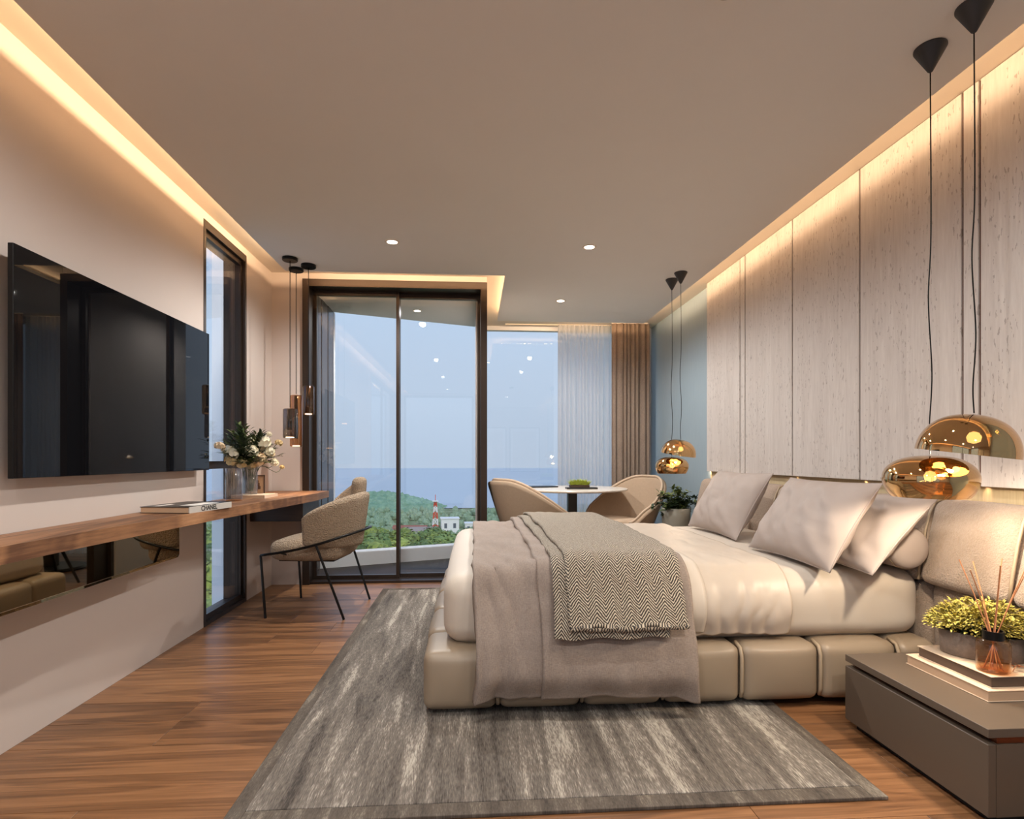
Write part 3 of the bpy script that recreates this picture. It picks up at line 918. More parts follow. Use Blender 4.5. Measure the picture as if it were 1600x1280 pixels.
# ------------------------------------------------------------------ rug
RX0, RX1, RY0, RY1 = -.72, 1.27, 1.645, 4.545
t = thing('rug', 'grey streaked rectangular rug under the bed', 'rug', (.275, 3.095, 0))
hx, hy = (RX1-RX0)/2, (RY1-RY0)/2
obj('pile', box(-hx+.05, hx-.05, -hy+.06, hy-.06, .001, .0135, .003, 2), 'streaked_rug', t)
for a, c in ((-hx, -hx+.0499), (hx-.0499, hx)): obj('side_border', box(a, c, -hy, hy, .001, .012, .003, 2), 'rug_border', t)
for a, c in ((-hy, -hy+.0599), (hy-.0599, hy)): obj('end_border', box(-hx+.0499, hx-.0499, a, c, .001, .012, .003, 2), 'rug_border', t)

# ------------------------------------------------------------------ bed
BY0, BY1, BX0 = 2.27, 4.09, -.205
BC = (BY0+BY1)/2
bed = thing('bed', 'large bed with tufted leather base and curved boucle headboard', 'bed', (BX0, BC, 0))
def bpart(name, data, mat, cx, cy_, cz, rot=(0,0,0), smooth=True):
    return obj(name, data, mat, bed, (cx-BX0, cy_-BC, cz), rot, smooth)
obj('plinth', box(.10, 2.18, -.80, .80, .0135, .06), 'plinth_black', bed)
xe = [-.205, .098, .442, .78, 1.114, 1.455, 1.80, 1.98]
zc, zh = .150, .235
for side in (0, 1):
    yc = BY0+.15 if side == 0 else BY1-.15
    for k, (a, c) in enumerate(zip(xe[:-1], xe[1:])):
        bpart('base_cushion', cushion(c-a-.004, .30, zh, .038, (.0, .016, .008), 14), 'tan_leather', (a+c)/2, yc, zc)
    for xj in xe[1:-1]:
        yo = BY0+.004 if side == 0 else BY1-.004
        s = 1 if side == 0 else -1
        bpart('seam_piping', tube([(0, s*.012, -zh/2+.02), (0, 0, -zh/2+.05), (0, -s*.001, 0), (0, 0, zh/2-.045), (0, s*.014, zh/2-.012), (0, s*.06, zh/2-.001)], .008, 7), 'seam_piping', xj, yo, zc)
ye = [BY0+.302+k*(BY1-BY0-.604)/3 for k in range(4)]
for a, c in zip(ye[:-1], ye[1:]):
    bpart('base_cushion', cushion(.30, c-a-.004, zh, .038, (.016, 0, .008), 14), 'tan_leather', BX0+.15, (a+c)/2, zc)
obj('slat_deck', box(.29, 2.18, -.61, .61, .06, .258), 'plinth_black', bed)
# mattress
MY0, MY1, MX0, MX1, MZ0, MZ1 = 2.335, 4.025, -.125, 1.972, .262, .560
def mat_warp(q):
    q = Vector(q)
    q.z += .006*fbm((q.x*1.2, q.y*1.2, 1), 2)
    q.y += .006*fbm((q.x*1.5, 3, q.z*3), 2)
    return q
bpart('mattress', cushion(MX1-MX0, MY1-MY0, MZ1-MZ0, .085, (.012, .022, .012), 28, mat_warp), 'sheet_cotton', (MX0+MX1)/2, (MY0+MY1)/2, (MZ0+MZ1)/2)
# headboard: two rows of boucle segments
def hb_warp(lean, lim):
    def f(q):
        q = Vector(q); q.x += lean*q.z; q.x = min(q.x, lim); return q
    return f
for k in range(8):
    yc = 1.50+.42*(k+.5)
    bpart('headboard_panel', cushion(.10, .417, .36, .040, (.022, 0, .004), 12, hb_warp(.22, .070)), 'boucle_headboard', 2.017, yc, .69)
    bpart('headboard_panel', cushion(.094, .417, .40, .040, (.010, 0, .0), 12, hb_warp(-.02, .045)), 'boucle_headboard', 2.042, yc, .312)
    if k: bpart('headboard_piping', tube([(-.078, 0, -.17), (-.066, 0, -.08), (-.045, 0, .04), (-.024, 0, .12), (.0, 0, .168), (.04, 0, .178)], .006, 6), 'seam_piping', 2.021, 1.50+.42*k, .69)

# draped layers --------------------------------------------------
def drape(name, x0, x1, path, mat, parent, thick, wr_fn, nx=70, ns=150, edge_fn=None, uv=False):
    """cloth sheet over the bed: path = list of (y, z) from near hem to far hem."""
    P = curve_pts([(0, a, b_) for a, b_ in path], ns)
    cum = [0]
    for i in range(1, len(P)): cum.append(cum[-1]+(P[i]-P[i-1]).length)
    T = cum[-1]; V = []; UVS = []
    for i in range(nx):
        u = i/(nx-1)
        for j, p in enumerate(P):
            s = cum[j]; d = (P[min(j+1, len(P)-1)]-P[max(j-1, 0)]).normalized()
            nrm = Vector((0, -d.z, d.y))
            if nrm.z < 0 and abs(nrm.y) < .3: nrm = -nrm
            x = x0+(x1-x0)*u
            dx, dn, ds = wr_fn(u, s, T, p)
            q = p+nrm*dn+d*ds
            V.append((x+dx, q.y, q.z)); UVS.append((x, s))
    me = bpy.data.meshes.new(name)
    F = grid_faces(nx, len(P))
    me.from_pydata(V, [], F)
    if uv:
        ul = me.uv_layers.new(name='UVMap')
        for lp in me.loops: ul.data[lp.index].uv = UVS[lp.vertex_index]
    set_mats(me, mat)
    for p in me.polygons: p.use_smooth = True
    o = bpy.data.objects.new(name, me); link(o, parent)
    m = solid(o, thick, 0)
    return o

NEAR = lambda off: [(MY0-off*.6, .31), (MY0-.022-off, .40), (MY0-.004-off, .49), (MY0+.045-off*.5, MZ1-.012+off*.7), (MY0+.13, MZ1+.010+off)]
TOPM = lambda off: [(2.8, MZ1+.016+off), (3.2, MZ1+.018+off), (3.6, MZ1+.015+off)]
FAR = lambda off: [(MY1-.10, MZ1+.008+off), (MY1-.03+off*.5, MZ1-.02+off*.5), (MY1+.015+off, .48), (MY1+.03+off, .36), (MY1+.03+off, .31)]

def sm(a, b_, x):
    x = max(0, min(1, (x-a)/(b_-a))); return x*x*(3-2*x)

# satin sheet / folded top cover
def wr_sheet(u, s, T, p):
    drop = sm(.32, .0, s)
    w = .012*math.sin(u*34+3*fbm((u*4, s*3, 0), 1))*drop
    w += .009*fbm((u*5, s*2.2, 4), 1)+.005*fbm((u*11, s*5, 9), 1)
    w += .010*math.sin((u*.42-s*.35)*26+2*fbm((u*2, s*2, 2), 1))*sm(.25, .6, s)*.6
    return (.012*fbm((s*3, 2+u, 0), 1), abs(w)*.8, -.008*abs(math.sin(u*9)))
sheet = tag(bpy.data.objects.new('top_sheet', None), 'pale satin top sheet with wrinkled side hanging over the mattress', 'sheet'); link(sheet)
drape('sheet_cloth', .50, 1.34, NEAR(.016)+TOPM(.010)+FAR(.012), 'satin_sheet', sheet, .006, wr_sheet, 90, 170)
drape('sheet_turnback', .72, .965, NEAR(.034)+TOPM(.024)+FAR(.026), 'sheet_cotton', sheet, .008, lambda u, s, T, p: (.006*fbm((s*3, 5, 0), 1), .005*fbm((u*2, s*4, 7), 1), .006), 16, 120)

# taupe duvet
D_NEAR = lambda off: [(2.205-off, .105), (2.190-off, .20), (2.208-off, .31), (2.245-off, .40), (2.275-off, .48), (2.325-off*.5, MZ1+.02+off*.8), (2.46, MZ1+.036+off)]
D_TOP = lambda off: [(2.8, MZ1+.044+off), (3.2, MZ1+.046+off), (3.6, MZ1+.042+off)]
D_FAR = lambda off: [(3.92, MZ1+.034+off), (4.02+off, MZ1+.01+off), (4.08+off, .46), (4.115+off, .34), (4.13+off, .22)]
def wr_duvet(seed, corner):
    def f(u, s, T, p):
        w = .012*fbm((u*2.4+seed, s*1.5, seed), 1)+.006*fbm((u*6, s*5, seed), 1)
        w += .005*math.sin((u*.5+s*.8)*32+3*fbm((u*2, s*2, seed), 1))*sm(.2, .5, s)*sm(1.2, .6, s)
        hem = sm(.10, 0, s)
        w += -.02*hem*(1-corner(u))+.005*math.sin(u*16+seed)*hem
        ds = -.018*corner(u)*sm(.4, 0, s)+.006*math.sin(u*7+seed)*hem
        return (.014*fbm((s*2.2, seed, u), 1)+.02*(u-.5)*hem*corner(u), w, ds)
    return f
duvet = tag(bpy.data.objects.new('duvet', None), 'taupe linen duvet folded across the foot of the bed', 'duvet'); link(duvet)
drape('lower_fold', 0.0, .30, D_NEAR(0)+D_TOP(0)+D_FAR(0), 'duvet_linen', duvet, .034, wr_duvet(1.3, lambda u: sm(.28, 0, u)), 40, 170)
drape('upper_fold', .262, .885, D_NEAR(.020)+D_TOP(.020)+D_FAR(.020), 'duvet_linen', duvet, .034, wr_duvet(5.1, lambda u: sm(.86, 1, u)), 70, 170)

# herringbone throw
T_NEAR = lambda off, z0: [(2.148-off, z0), (2.160-off, .40), (2.205-off, .49), (2.278-off*.4, MZ1+.055+off), (2.42, MZ1+.084+off)]
T_TOP = lambda off: [(2.8, MZ1+.094+off), (3.2, MZ1+.096+off), (3.6, MZ1+.092+off)]
T_FAR = lambda off: [(3.92, MZ1+.084+off), (4.06+off, MZ1+.05+off), (4.14+off, .46), (4.165+off, .38)]
def wr_throw(seed):
    def f(u, s, T, p):
        w = .006*fbm((u*2+seed, s*2, seed), 1)+.003*fbm((u*9, s*9, seed), 1)
        return (.010*fbm((s*2.5, seed, 0), 1)+.004*fbm((s*30, seed, u), 1), w, .005*math.sin(u*14+seed)*sm(.1, 0, s))
    return f
throw = tag(bpy.data.objects.new('throw_blanket', None), 'black and cream herringbone wool throw laid over the duvet', 'blanket'); link(throw)
drape('lower_layer', .315, .765, T_NEAR(0, .352)+T_TOP(0)+T_FAR(0), 'herringbone_wool', throw, .016, wr_throw(2.2), 50, 150, uv=True)
drape('upper_layer', .365, .83, T_NEAR(.019, .405)+T_TOP(.019)+T_FAR(.019), 'herringbone_wool', throw, .016, wr_throw(7.7), 50, 150, uv=True)

# pillows --------------------------------------------------------
def pillow(name, label, cx, cy_, cz, w, h, th, lean, seed, mat='pillow_cotton', group=None, yaw=0, piping=True):
    """w along Y, h up, leaning back towards +X by lean radians."""
    t = thing(name, label, 'pillow', (cx, cy_, cz), (0, lean, yaw), group)
    n = 34; V = []; F = []
    for sgn in (1, -1):
        for i in range(n):
            for j in range(n):
                u = -1+2*i/(n-1); v = -1+2*j/(n-1)
                u_, v_ = math.sin(u*PI/2), math.sin(v*PI/2)
                k = .055
                yy = u_*w/2*(1-k*(1-v_*v_)); zz = v_*h/2*(1-k*(1-u_*u_))
                e = max(0, (1-abs(u_)**2.6))*max(0, (1-abs(v_)**2.6))
                d = th/2*e**.55
                wr = .014*fbm((u_*2+seed, v_*2, seed), 1)+.009*math.sin((u_*3.5-v_*1.8)*4+3*fbm((u_*1.5, v_*1.5, seed+2), 1))*(e**.5)
                d += wr*e**.4
                V.append((-sgn*d, yy, zz+h/2))
    F = grid_faces(n, n)+[f[::-1] for f in grid_faces(n, n, n*n)]
    me_bm = bmesh.new()
    vs = [me_bm.verts.new(v) for v in V]
    for f in F: me_bm.faces.new([vs[i] for i in f])
    bmesh.ops.remove_doubles(me_bm, verts=me_bm.verts[:], dist=.0006)
    obj('cover', me_bm, mat, t, smooth=True)
    if piping:
        pts = []
        for s in range(4):
            for k in range(14):
                a = -1+2*k/14
                u_, v_ = [(a, -1), (1, a), (-a, 1), (-1, -a)][s]
                kk = .055
                pts.append((0, u_*w/2*(1-kk*(1-v_*v_)), v_*h/2*(1-kk*(1-u_*u_))+h/2))
        obj('piping', tube(pts, .0032, 6, True), mat, t, smooth=True)
    return t
PZ = MZ1+.020
pillow('pillow', 'plump cream pillow in front, half lit by the gold lamp', 1.46, 2.56, PZ, .68, .43, .17, .56, 1.0)
pillow('pillow', 'cream pillow tucked behind the front pillow beside the bolster', 1.60, 2.47, PZ, .62, .41, .14, .74, 5.0)
pillow('pillow', 'cream pillow at the far side of the bed', 1.50, 3.49, PZ, .72, .44, .17, .52, 9.0)
t = thing('bolster', 'round cream bolster cushion against the headboard', 'pillow', (1.853, 2.262, PZ+.085))
prof = [(.001, -.002), (.05, .0), (.078, .006), (.088, .020), (.090, .06), (.090, .40), (.088, .44), (.05, .46), (.001, .462)]
obj('cover', lathe(prof, 40), 'pillow_cotton', t, (0, 0, 0), (-PI/2, 0, 0), smooth=True)
obj('piping', tube([(.0895*math.cos(a), .034, .0895*math.sin(a)) for a in [2*PI*k/40 for k in range(40)]], .003, 6, True), 'seam_piping', t, smooth=True)

t = thing('wood_block', 'small square brown wooden block on top of the headboard', 'block', (2.04, 4.02, .872))
obj('body', box(-.03, .03, -.032, .032, 0, .045, .003), 'wood_block', t)

# ------------------------------------------------------------------ nightstand
t = thing('nightstand', 'low wide taupe lacquered nightstand beside the bed', 'nightstand', (1.455, 1.50, 0))
obj('plinth', box(.03, .465, .03, .59, .001, .03), 'plinth_black', t)
obj('body', box(.024, .522, .0, .617, .03, .237), 'grey_lacquer', t)
obj('top_slab', box(.0, .522, .0, .617, .2555, .281, .0012, 1), 'grey_lacquer', t)
obj('shadow_gap', box(.03, .520, .004, .613, .2372, .2553), 'copper_trim', t)
obj('drawer_front', box(.0, .0238, .0005, .6165, .03, .2365, .001, 1), 'grey_lacquer', t)

def book(name, label, x0, x1, y0, y1, z0, th, cov, pg):
    t = thing(name, label, 'book', ((x0+x1)/2, (y0+y1)/2, z0))
    a, b_ = (x1-x0)/2, (y1-y0)/2
    obj('pages', box(-a+.004, a-.004, -b_+.004, b_-.004, .003, th-.003), pg, t)
    obj('front_cover', box(-a, a, -b_, b_, th-.003, th, .0008, 1), cov, t)
    obj('back_cover', box(-a, a, -b_, b_, 0.0005, .003, .0008, 1), cov, t)
book('hardback_book', 'wide pale hardback at the bottom of the nightstand stack', 1.615, 1.90, 1.665, 2.005, .281, .036, 'pale_cover', 'page_edge')
book('hardback_book', 'dark paged book on top of the nightstand stack', 1.64, 1.90, 1.68, 1.98, .3172, .038, 'pale_cover', 'dark_pages')
BT = .3556
t = thing('oval_planter', 'grey woven planter of yellow green foliage on the book stack', 'plant', (1.778, 1.860, BT), (0, 0, math.radians(-35)))
obj('pot', lathe([(.001, .0005), (.112, .0005), (.117, .004), (.121, .084), (.114, .085), (.110, .070), (.001, .070)], 44, 1.0, .62), 'weave_planter', t, smooth=True)
V, F = [], []
rnd = random.Random(11)
for k in range(3200):
    a = rnd.uniform(0, 2*PI); rr = math.sqrt(rnd.random()); h = .012+.092*math.sqrt(max(0, 1-rr*rr))*rnd.uniform(.45, 1.0)*(1+.25*math.sin(a*3))
    p = Vector((.150*rr*math.cos(a), .10*rr*math.sin(a), .078+h))
    d = Vector((math.cos(a)*rr+rnd.uniform(-.8, .8), math.sin(a)*rr+rnd.uniform(-.8, .8), rnd.uniform(-.1, .9)))
    leaf_mesh_into(V, F, p, d, rnd.uniform(.014, .026), rnd.uniform(.003, .0055))
fo = obj('foliage', (V, F), 'leaf_yellow', t); fo['kind'] = 'stuff'
V, F = [], []
for k in range(700):
    a = rnd.uniform(0, 2*PI); rr = math.sqrt(rnd.random())
    p = Vector((.108*rr*math.cos(a), .066*rr*math.sin(a), .088+.05*rnd.random()*(1.15-rr)))
    d = Vector((math.cos(a)*rr+rnd.uniform(-.8, .8), math.sin(a)*rr+rnd.uniform(-.8, .8), rnd.uniform(-.2, .6)))
    leaf_mesh_into(V, F, p, d, rnd.uniform(.012, .022), rnd.uniform(.003, .005))
fo = obj('under_foliage', (V, F), 'leaf_dark', t); fo['kind'] = 'stuff'
obj('soil', lathe([(.001, .0702), (.094, .0702), (.094, .074), (.001, .074)], 30, 1.0, .6), 'soil', t)

t = thing('reed_diffuser', 'amber glass reed diffuser bottle on the book stack', 'diffuser', (1.690, 1.725, BT))
obj('bottle', lathe_open([(.002, .0008), (.040, .0008), (.045, .006), (.046, .09), (.042, .101), (.026, .105), (.026, .112)], 40), 'amber_glass', t, smooth=True)
obj('bottle_liquid', lathe([(.001, .004), (.041, .004), (.042, .034), (.001, .034)], 32), 'amber_glass', t, smooth=True)
obj('collar', lathe_open([(.0255, .105), (.029, .105), (.029, .133), (.0255, .133), (.0255, .105)], 32), 'black_metal', t, smooth=False)
for k in range(7):
    a = 2*PI*k/7+.4; tl = [.36, .34, .35, .33, .36, .345, .35][k]
    bx_, by_ = .026*math.cos(a+PI), .026*math.sin(a+PI)
    tx, ty = .075*math.cos(a), .10*math.sin(a)
    obj('reed', tube([(bx_, by_, .006), (.010*math.cos(a), .010*math.sin(a), .12), (tx*.55, ty*.55, .24), (tx, ty, tl)], .0018, 6), 'reed_wood', t)
t = thing('dried_twig', 'little copper coloured twig beside the diffuser', 'twig', (1.765, 1.712, BT+.003))
V, F = tube(curve_pts([(-.02, 0, 0), (.01, .012, .014), (.04, 0, .006), (.08, .014, .016)], 12), .0016, 5)
for k in range(9):
    leaf_mesh_into(V, F, Vector((-.01+k*.01, rnd.uniform(-.005, .012), .01)), Vector((rnd.uniform(-1, 1), rnd.uniform(-1, 1), rnd.uniform(.1, .9))), .022, .005)
obj('twig', (V, F), 'reed_wood', t)
t = thing('candle_jar', 'dark glass jar at the right edge behind the diffuser', 'jar', (1.868, 1.722, BT))
obj('jar', lathe([(.001, .0008), (.026, .0008), (.028, .004), (.028, .085), (.001, .086)], 32), 'smoke_glass', t, smooth=True)
obj('lid', lathe([(.001, .0862), (.028, .0862), (.028, .112), (.001, .112)], 32), 'black_metal', t, smooth=False)

# ------------------------------------------------------------------ desk chair
ch = thing('desk_chair', 'beige boucle desk chair with slim black metal legs', 'chair', (-1.065, 4.02, 0), (0, 0, PI/2+math.radians(-7.5)))
# local: +Y is the front (towards the desk), X across
obj('seat', cushion(.46, .48, .13, .055, (.0, .0, .018), 12, lambda q: Vector((q.x*(1-.10*max(0, -q.y/.24)), q.y, q.z))), 'boucle_chair', ch, (0, .03, .435), smooth=True)
def shell(a0, a1, R, th, zb, ht, seed):
    n = 16
    L = (a1-a0)*R
    def warp(q):
        u = q.x/(L/2)                      # -1..1 along the arc
        a = (a0+a1)/2+(a1-a0)/2*u
        lo, hi = -ht/2, ht/2
        f = (q.z-lo)/(hi-lo)
        back = max(0, math.cos(a))         # 1 at the back centre
        top = ht*(.60+.40*back**.8)
        z = zb+f*top+(1-f)*.03*(1-back)
        r = R+q.y+.035*f*back+.02*f
        return Vector((r*math.sin(a)*.98, -r*math.cos(a), z))
    return cushion(L, th, ht, th*.48, (0, .008, 0), n, warp)
obj('backrest_shell', shell(-.30, 1.62, .226, .070, .445, .475, 1), 'boucle_chair', ch, smooth=True)
obj('backrest_shell', shell(-1.62, .10, .262, .070, .445, .375, 2), 'boucle_chair', ch, smooth=True)
rail = curve_pts([(-.275, .29, .414), (-.292, .10, .445), (-.298, -.08, .487), (-.270, -.22, .53), (-.16, -.305, .555), (0, -.325, .56), (.16, -.305, .555), (.270, -.22, .53), (.298, -.08, .487), (.292, .10, .445), (.275, .29, .414)], 60)
obj('rail', tube(rail, .0085, 8), 'black_metal', ch, smooth=True)
for s in (-1, 1):
    obj('leg', tube([(s*.268, .262, .002), (s*.275, .29, .414)], .0085, 8), 'black_metal', ch)
    obj('leg', tube([(s*.266, -.262, .002), (s*.298, -.09, .487)], .0085, 8), 'black_metal', ch)
    obj('under_brace', tube([(s*.285, .16, .434), (s*.14, .12, .385)], .007, 6), 'black_metal', ch)
obj('seat_pan', box(-.17, .17, -.16, .22, .358, .37, .004), 'black_metal', ch)

# ------------------------------------------------------------------ dining table and tub chairs
t = thing('round_table', 'round white pedestal table in the window alcove', 'table', (.985, 5.60, 0))
obj('table_top', lathe([(.001, .722), (.46, .722), (.545, .733), (.55, .738), (.55, .746), (.546, .750), (.001, .750)], 72), 'table_top', t, smooth=False)
obj('pedestal', box(-.045, .045, -.045, .045, .03, .7215, .004), 'table_post', t)
obj('foot_plate', lathe([(.001, .001), (.28, .001), (.28, .012), (.27, .03), (.001, .03)], 48), 'table_post', t)
t = thing('planter_tray', 'low dark tray with lime green grass on the round table', 'plant', (1.045, 5.42, .7505))
obj('tray', box(-.15, .15, -.06, .06, .0, .016, .003), 'table_post', t)
obj('trough', box(-.115, .075, -.04, .04, .0162, .038, .004), 'desk_dark', t)
V, F = [], []
rnd = random.Random(5)
for k in range(700):
    p = Vector((rnd.uniform(-.11, .07), rnd.uniform(-.036, .036), .037)); a = rnd.uniform(0, 2*PI)
    leaf_mesh_into(V, F, p, Vector((math.cos(a)*.55, math.sin(a)*.55, rnd.uniform(.5, 1.3))), rnd.uniform(.03, .095)*(.6+.4*math.sin(PI*(p.x+.12)/.2)), .003, .35)
fo = obj('grass_tuft', (V, F), 'leaf_lime', t); fo['kind'] = 'stuff'
t = thing('tablet', 'thin dark tablet lying on the round table', 'tablet', (.70, 5.80, .7503), (0, 0, .2))
obj('tablet_body', box(-.15, .15, -.10, .10, .0, .012, .003), 'black_metal', t)

def tub_chair(label, loc, yaw, seed):
    t = thing('tub_chair', label, 'chair', loc, (0, 0, yaw), 'tub chairs at the round table')
    # local: back at -Y, front +Y
    na, nh = 61, 18
    A0 = 2.18
    def top(a):
        x = abs(a)/A0
        return .865-.34*sm(.10, 1.0, x)-.07*sm(.80, 1, x)
    def pt(a, f, off=0):
        r = .20+.15*f**.75+.02*math.cos(a)*f+off
        zb = .33
        z = zb+(top(a)-zb)*f
        sxx = 1.05
        return (r*math.sin(a)*sxx, -r*math.cos(a)*1.02-.02*f*math.cos(a), z)
    V = []; 
    for i in range(na):
        a = -A0+2*A0*i/(na-1)
        for j in range(nh):
            V.append(pt(a, j/(nh-1)))
    o = obj('shell', (V, grid_faces(na, nh)), 'chair_fabric', t, smooth=True)
    solid(o, .046, 1 if seed else 1)
    rim = [pt(-A0+2*A0*i/60, 1, -.0) for i in range(61)]
    obj('rim_piping', tube([(x*1.0, y*1.0, z+.004) for x, y, z in rim], .012, 8), 'chair_inside', t, smooth=True)
    obj('seat', cushion(.50, .52, .14, .06, (0, 0, .02), 12, lambda q: Vector((q.x*(1-.15*max(0, -q.y/.26)), q.y, q.z+.02*(q.y/.26)))), 'chair_inside', t, (0, .06, .40), smooth=True)
    obj('shell_base', lathe([(.001, .29), (.17, .29), (.215, .335), (.001, .34)], 36), 'chair_fabric', t, smooth=True)
    for k in range(4):
        a = PI/4+k*PI/2
        obj('leg', tube([(.12*math.cos(a), .12*math.sin(a), .30), (.25*math.cos(a), .25*math.sin(a), .002)], [.014, .010], 8), 'table_post', t)
    return t
tub_chair('tub chair left of the round table, seen from behind', (.56, 4.92, 0), math.radians(-58), 0)
tub_chair('tub chair right of the round table, open towards the door', (1.44, 5.42, 0), math.radians(122), 1)

# ------------------------------------------------------------------ curtains
def curtain(name, label, x0, x1, yc, z0, z1, amp, folds, mat, seed):
    n = int(folds*14); nz = 14
    V = []
    for i in range(n+1):
        u = i/n
        x = x0+(x1-x0)*u
        for j in range(nz+1):
            f = j/nz
            ph = u*folds*2*PI+1.5*math.sin(u*9+seed)+.8*math.sin(u*23+seed*2)+.12*fbm((u*3, f*.7, seed), 1)
            y = yc+amp*(.75+.25*(1-f))*math.sin(ph)+.012*fbm((u*5, f*2, seed+3), 1)
            V.append((x+.35*(x1-x0)/folds*.3*math.cos(ph)*.4, y, z0+(z1-z0)*f))
    t = thing(name, label, 'curtain', ((x0+x1)/2, yc, 0))
    V = [(a-(x0+x1)/2, b_-yc, c) for a, b_, c in V]
    o = obj('cloth', (V, grid_faces(n+1, nz+1)), mat, t, smooth=True)
    return t, o
t, o = curtain('sheer_curtain', 'white sheer curtain hanging in the alcove window', .965, 1.60, 6.40, .015, HT-.012, .022, 13, 'sheer_voile', 1)
obj('rail', box(-.92, .70, .028, .046, HT-.012, HT-.001), 'cove_paint', t)
t, o = curtain('linen_curtain', 'brown linen curtain gathered beside the blue wall', 1.565, 2.00, 6.30, .015, HT-.012, .014, 8, 'curtain_linen', 2)
solid(o, .004, 0)
obj('rail', box(-.22, .20, -.01, .01, HT-.012, HT-.001), 'cove_paint', t)

# floor plant by the blue wall
t = thing('potted_plant', 'leafy floor plant in a pale tall pot by the blue wall', 'plant', (1.83, 4.99, 0))
obj('pot', lathe([(.001, .001), (.085, .001), (.095, .01), (.125, .52), (.130, .60), (.118, .60), (.112, .56), (.001, .56)], 36), 'plaster_pot', t, smooth=True)
obj('soil', lathe([(.001, .5602), (.108, .5602), (.108, .566), (.001, .566)], 30), 'soil', t)
rnd = random.Random(21)
for k in range(26):
    az = 2*PI*k/13+rnd.uniform(-.2, .2); reach = rnd.uniform(.08, .23)
    tip = (math.cos(az)*reach, math.sin(az)*reach, rnd.uniform(.50, .80))
    path = curve_pts([(math.cos(az)*.02, math.sin(az)*.02, .56), (tip[0]*.5, tip[1]*.5, .64+.4*(tip[2]-.6)), tip], 12)
    V, F = tube(path, .0025, 5)
    for q in range(3, len(path)):
        for s in range(3):
            leaf_mesh_into(V, F, path[q], Vector((rnd.uniform(-1, 1), rnd.uniform(-1, 1), rnd.uniform(-.2, .8))), rnd.uniform(.035, .06), rnd.uniform(.010, .016))
    obj('leaf_branch', (V, F), 'leaf_green' if k % 2 else 'leaf_dark', t)

# framed prints on the wall behind the viewpoint (seen mirrored in the glass)
for x, lab in ((.50, 'framed print mirrored in the alcove window, nearer the door'), (1.45, 'framed print mirrored in the alcove window, nearer the curtain')):
    t = thing('framed_print', lab, 'picture', (x, YREAR+.001, .66))
    b = bmesh.new()
    bm_box(b, -.43, -.405, 0, .03, 0, 1.26); bm_box(b, .405, .43, 0, .03, 0, 1.26)
    bm_box(b, -.405, .405, 0, .03, 0, .025); bm_box(b, -.405, .405, 0, .03, 1.235, 1.26)
    obj('frame', b, 'desk_dark', t)
    p = obj('print', box(-.405, .405, .002, .012, .025, 1.235), 'white_print', t)
    obj('image', box(-.33, .33, .0121, .014, .12, 1.14), 'art_paper', p)

# ------------------------------------------------------------------ landscape
def gz(d):
    pts = [(4, -6), (20, -8), (60, -14), (150, -27), (300, -45), (450, -58), (560, -60), (760, -61.5)]
    if d <= pts[0][0]: return pts[0][1]
    for (a, za), (b_, zb) in zip(pts[:-1], pts[1:]):
        if d <= b_: return za+(zb-za)*(d-a)/(b_-a)
    return pts[-1][1]
nx, ny = 60, 60
V = []
for i in range(nx):
    for j in range(ny):
        f = j/(ny-1); Y = 9+(760-9)*f**2
        X = (-1.0+2.0*i/(nx-1))*(30+Y*.9)
        V.append((X, Y, gz(Y)+(.012*Y)*fbm((X*.02, Y*.02, 0), 1)*.3))
g = obj('hillside_ground', (V, grid_faces(nx, ny)), 'ground_scrub', smooth=True); struct(g)
g = obj('sea', ([(-3600, 700, -60.8), (3600, 700, -60.8), (3600, 3500, -60.8), (-3600, 3500, -60.8)], [(0, 1, 2, 3)]), 'sea_water_hazed'); struct(g)

# wooded hill
V = []; n = 60
for i in range(n):
    for j in range(n):
        u = -1+2*i/(n-1); v = -1+2*j/(n-1); r = math.hypot(u, v)
        h = max(0, 1-r*r)**.75*(1 if u < .1 else 1-.25*sm(.1, .7, u))
        bump = fbm((u*14, v*14, 3), 1)
        V.append((u*86, v*70, 21*h+3.2*bump*(h > .02)+1.5*fbm((u*40, v*40, 8), 1)*(h > .02)-1.5))
h = tag(obj('wooded_hill', (V, grid_faces(n, n)), 'hill_forest_hazed'), 'low green wooded hill in front of the sea', 'hill')
h.location = (-118, 720, -61.5)

def tree_mesh(seed, n=420, r=4.2, hgt=6.0, leaf=(.55, .95)):
    rnd = random.Random(seed); V, F = [], []
    lobes = [(Vector((rnd.uniform(-.5, .5)*r, rnd.uniform(-.5, .5)*r, hgt*rnd.uniform(.55, .95))), r*rnd.uniform(.45, .7)) for _ in range(7)]
    for k in range(n):
        c, lr = lobes[k % 7]
        d = Vector((rnd.gauss(0, 1), rnd.gauss(0, 1), rnd.gauss(.25, 1))).normalized()
        p = c+d*lr*rnd.uniform(.75, 1.0)
        s = rnd.uniform(*leaf); nrm = (d+Vector((rnd.uniform(-.6, .6), rnd.uniform(-.6, .6), rnd.uniform(-.3, .6)))).normalized()
        u = nrm.cross(Vector((.2, .1, 1))).normalized(); w = nrm.cross(u)
        i = len(V)
        V += [tuple(p+u*s*.5), tuple(p+w*s*.35), tuple(p-u*s*.5), tuple(p-w*s*.35)]; F.append((i, i+1, i+2, i+3))
    for c, lr in lobes:
        i = len(V)
        for a in (.01, .8, 1.57, 2.3, 3.13):
            for b_ in range(8):
                V.append(tuple(c+Vector((math.sin(a)*math.cos(b_*PI/4), math.sin(a)*math.sin(b_*PI/4), math.cos(a)))*lr*.78))
        for a in range(4):
            for b_ in range(8): F.append((i+a*8+b_, i+a*8+(b_+1)%8, i+(a+1)*8+(b_+1)%8, i+(a+1)*8+b_))
    me = bpy.data.meshes.new('tree_crown'); me.from_pydata(V, [], F); return me
crowns = []
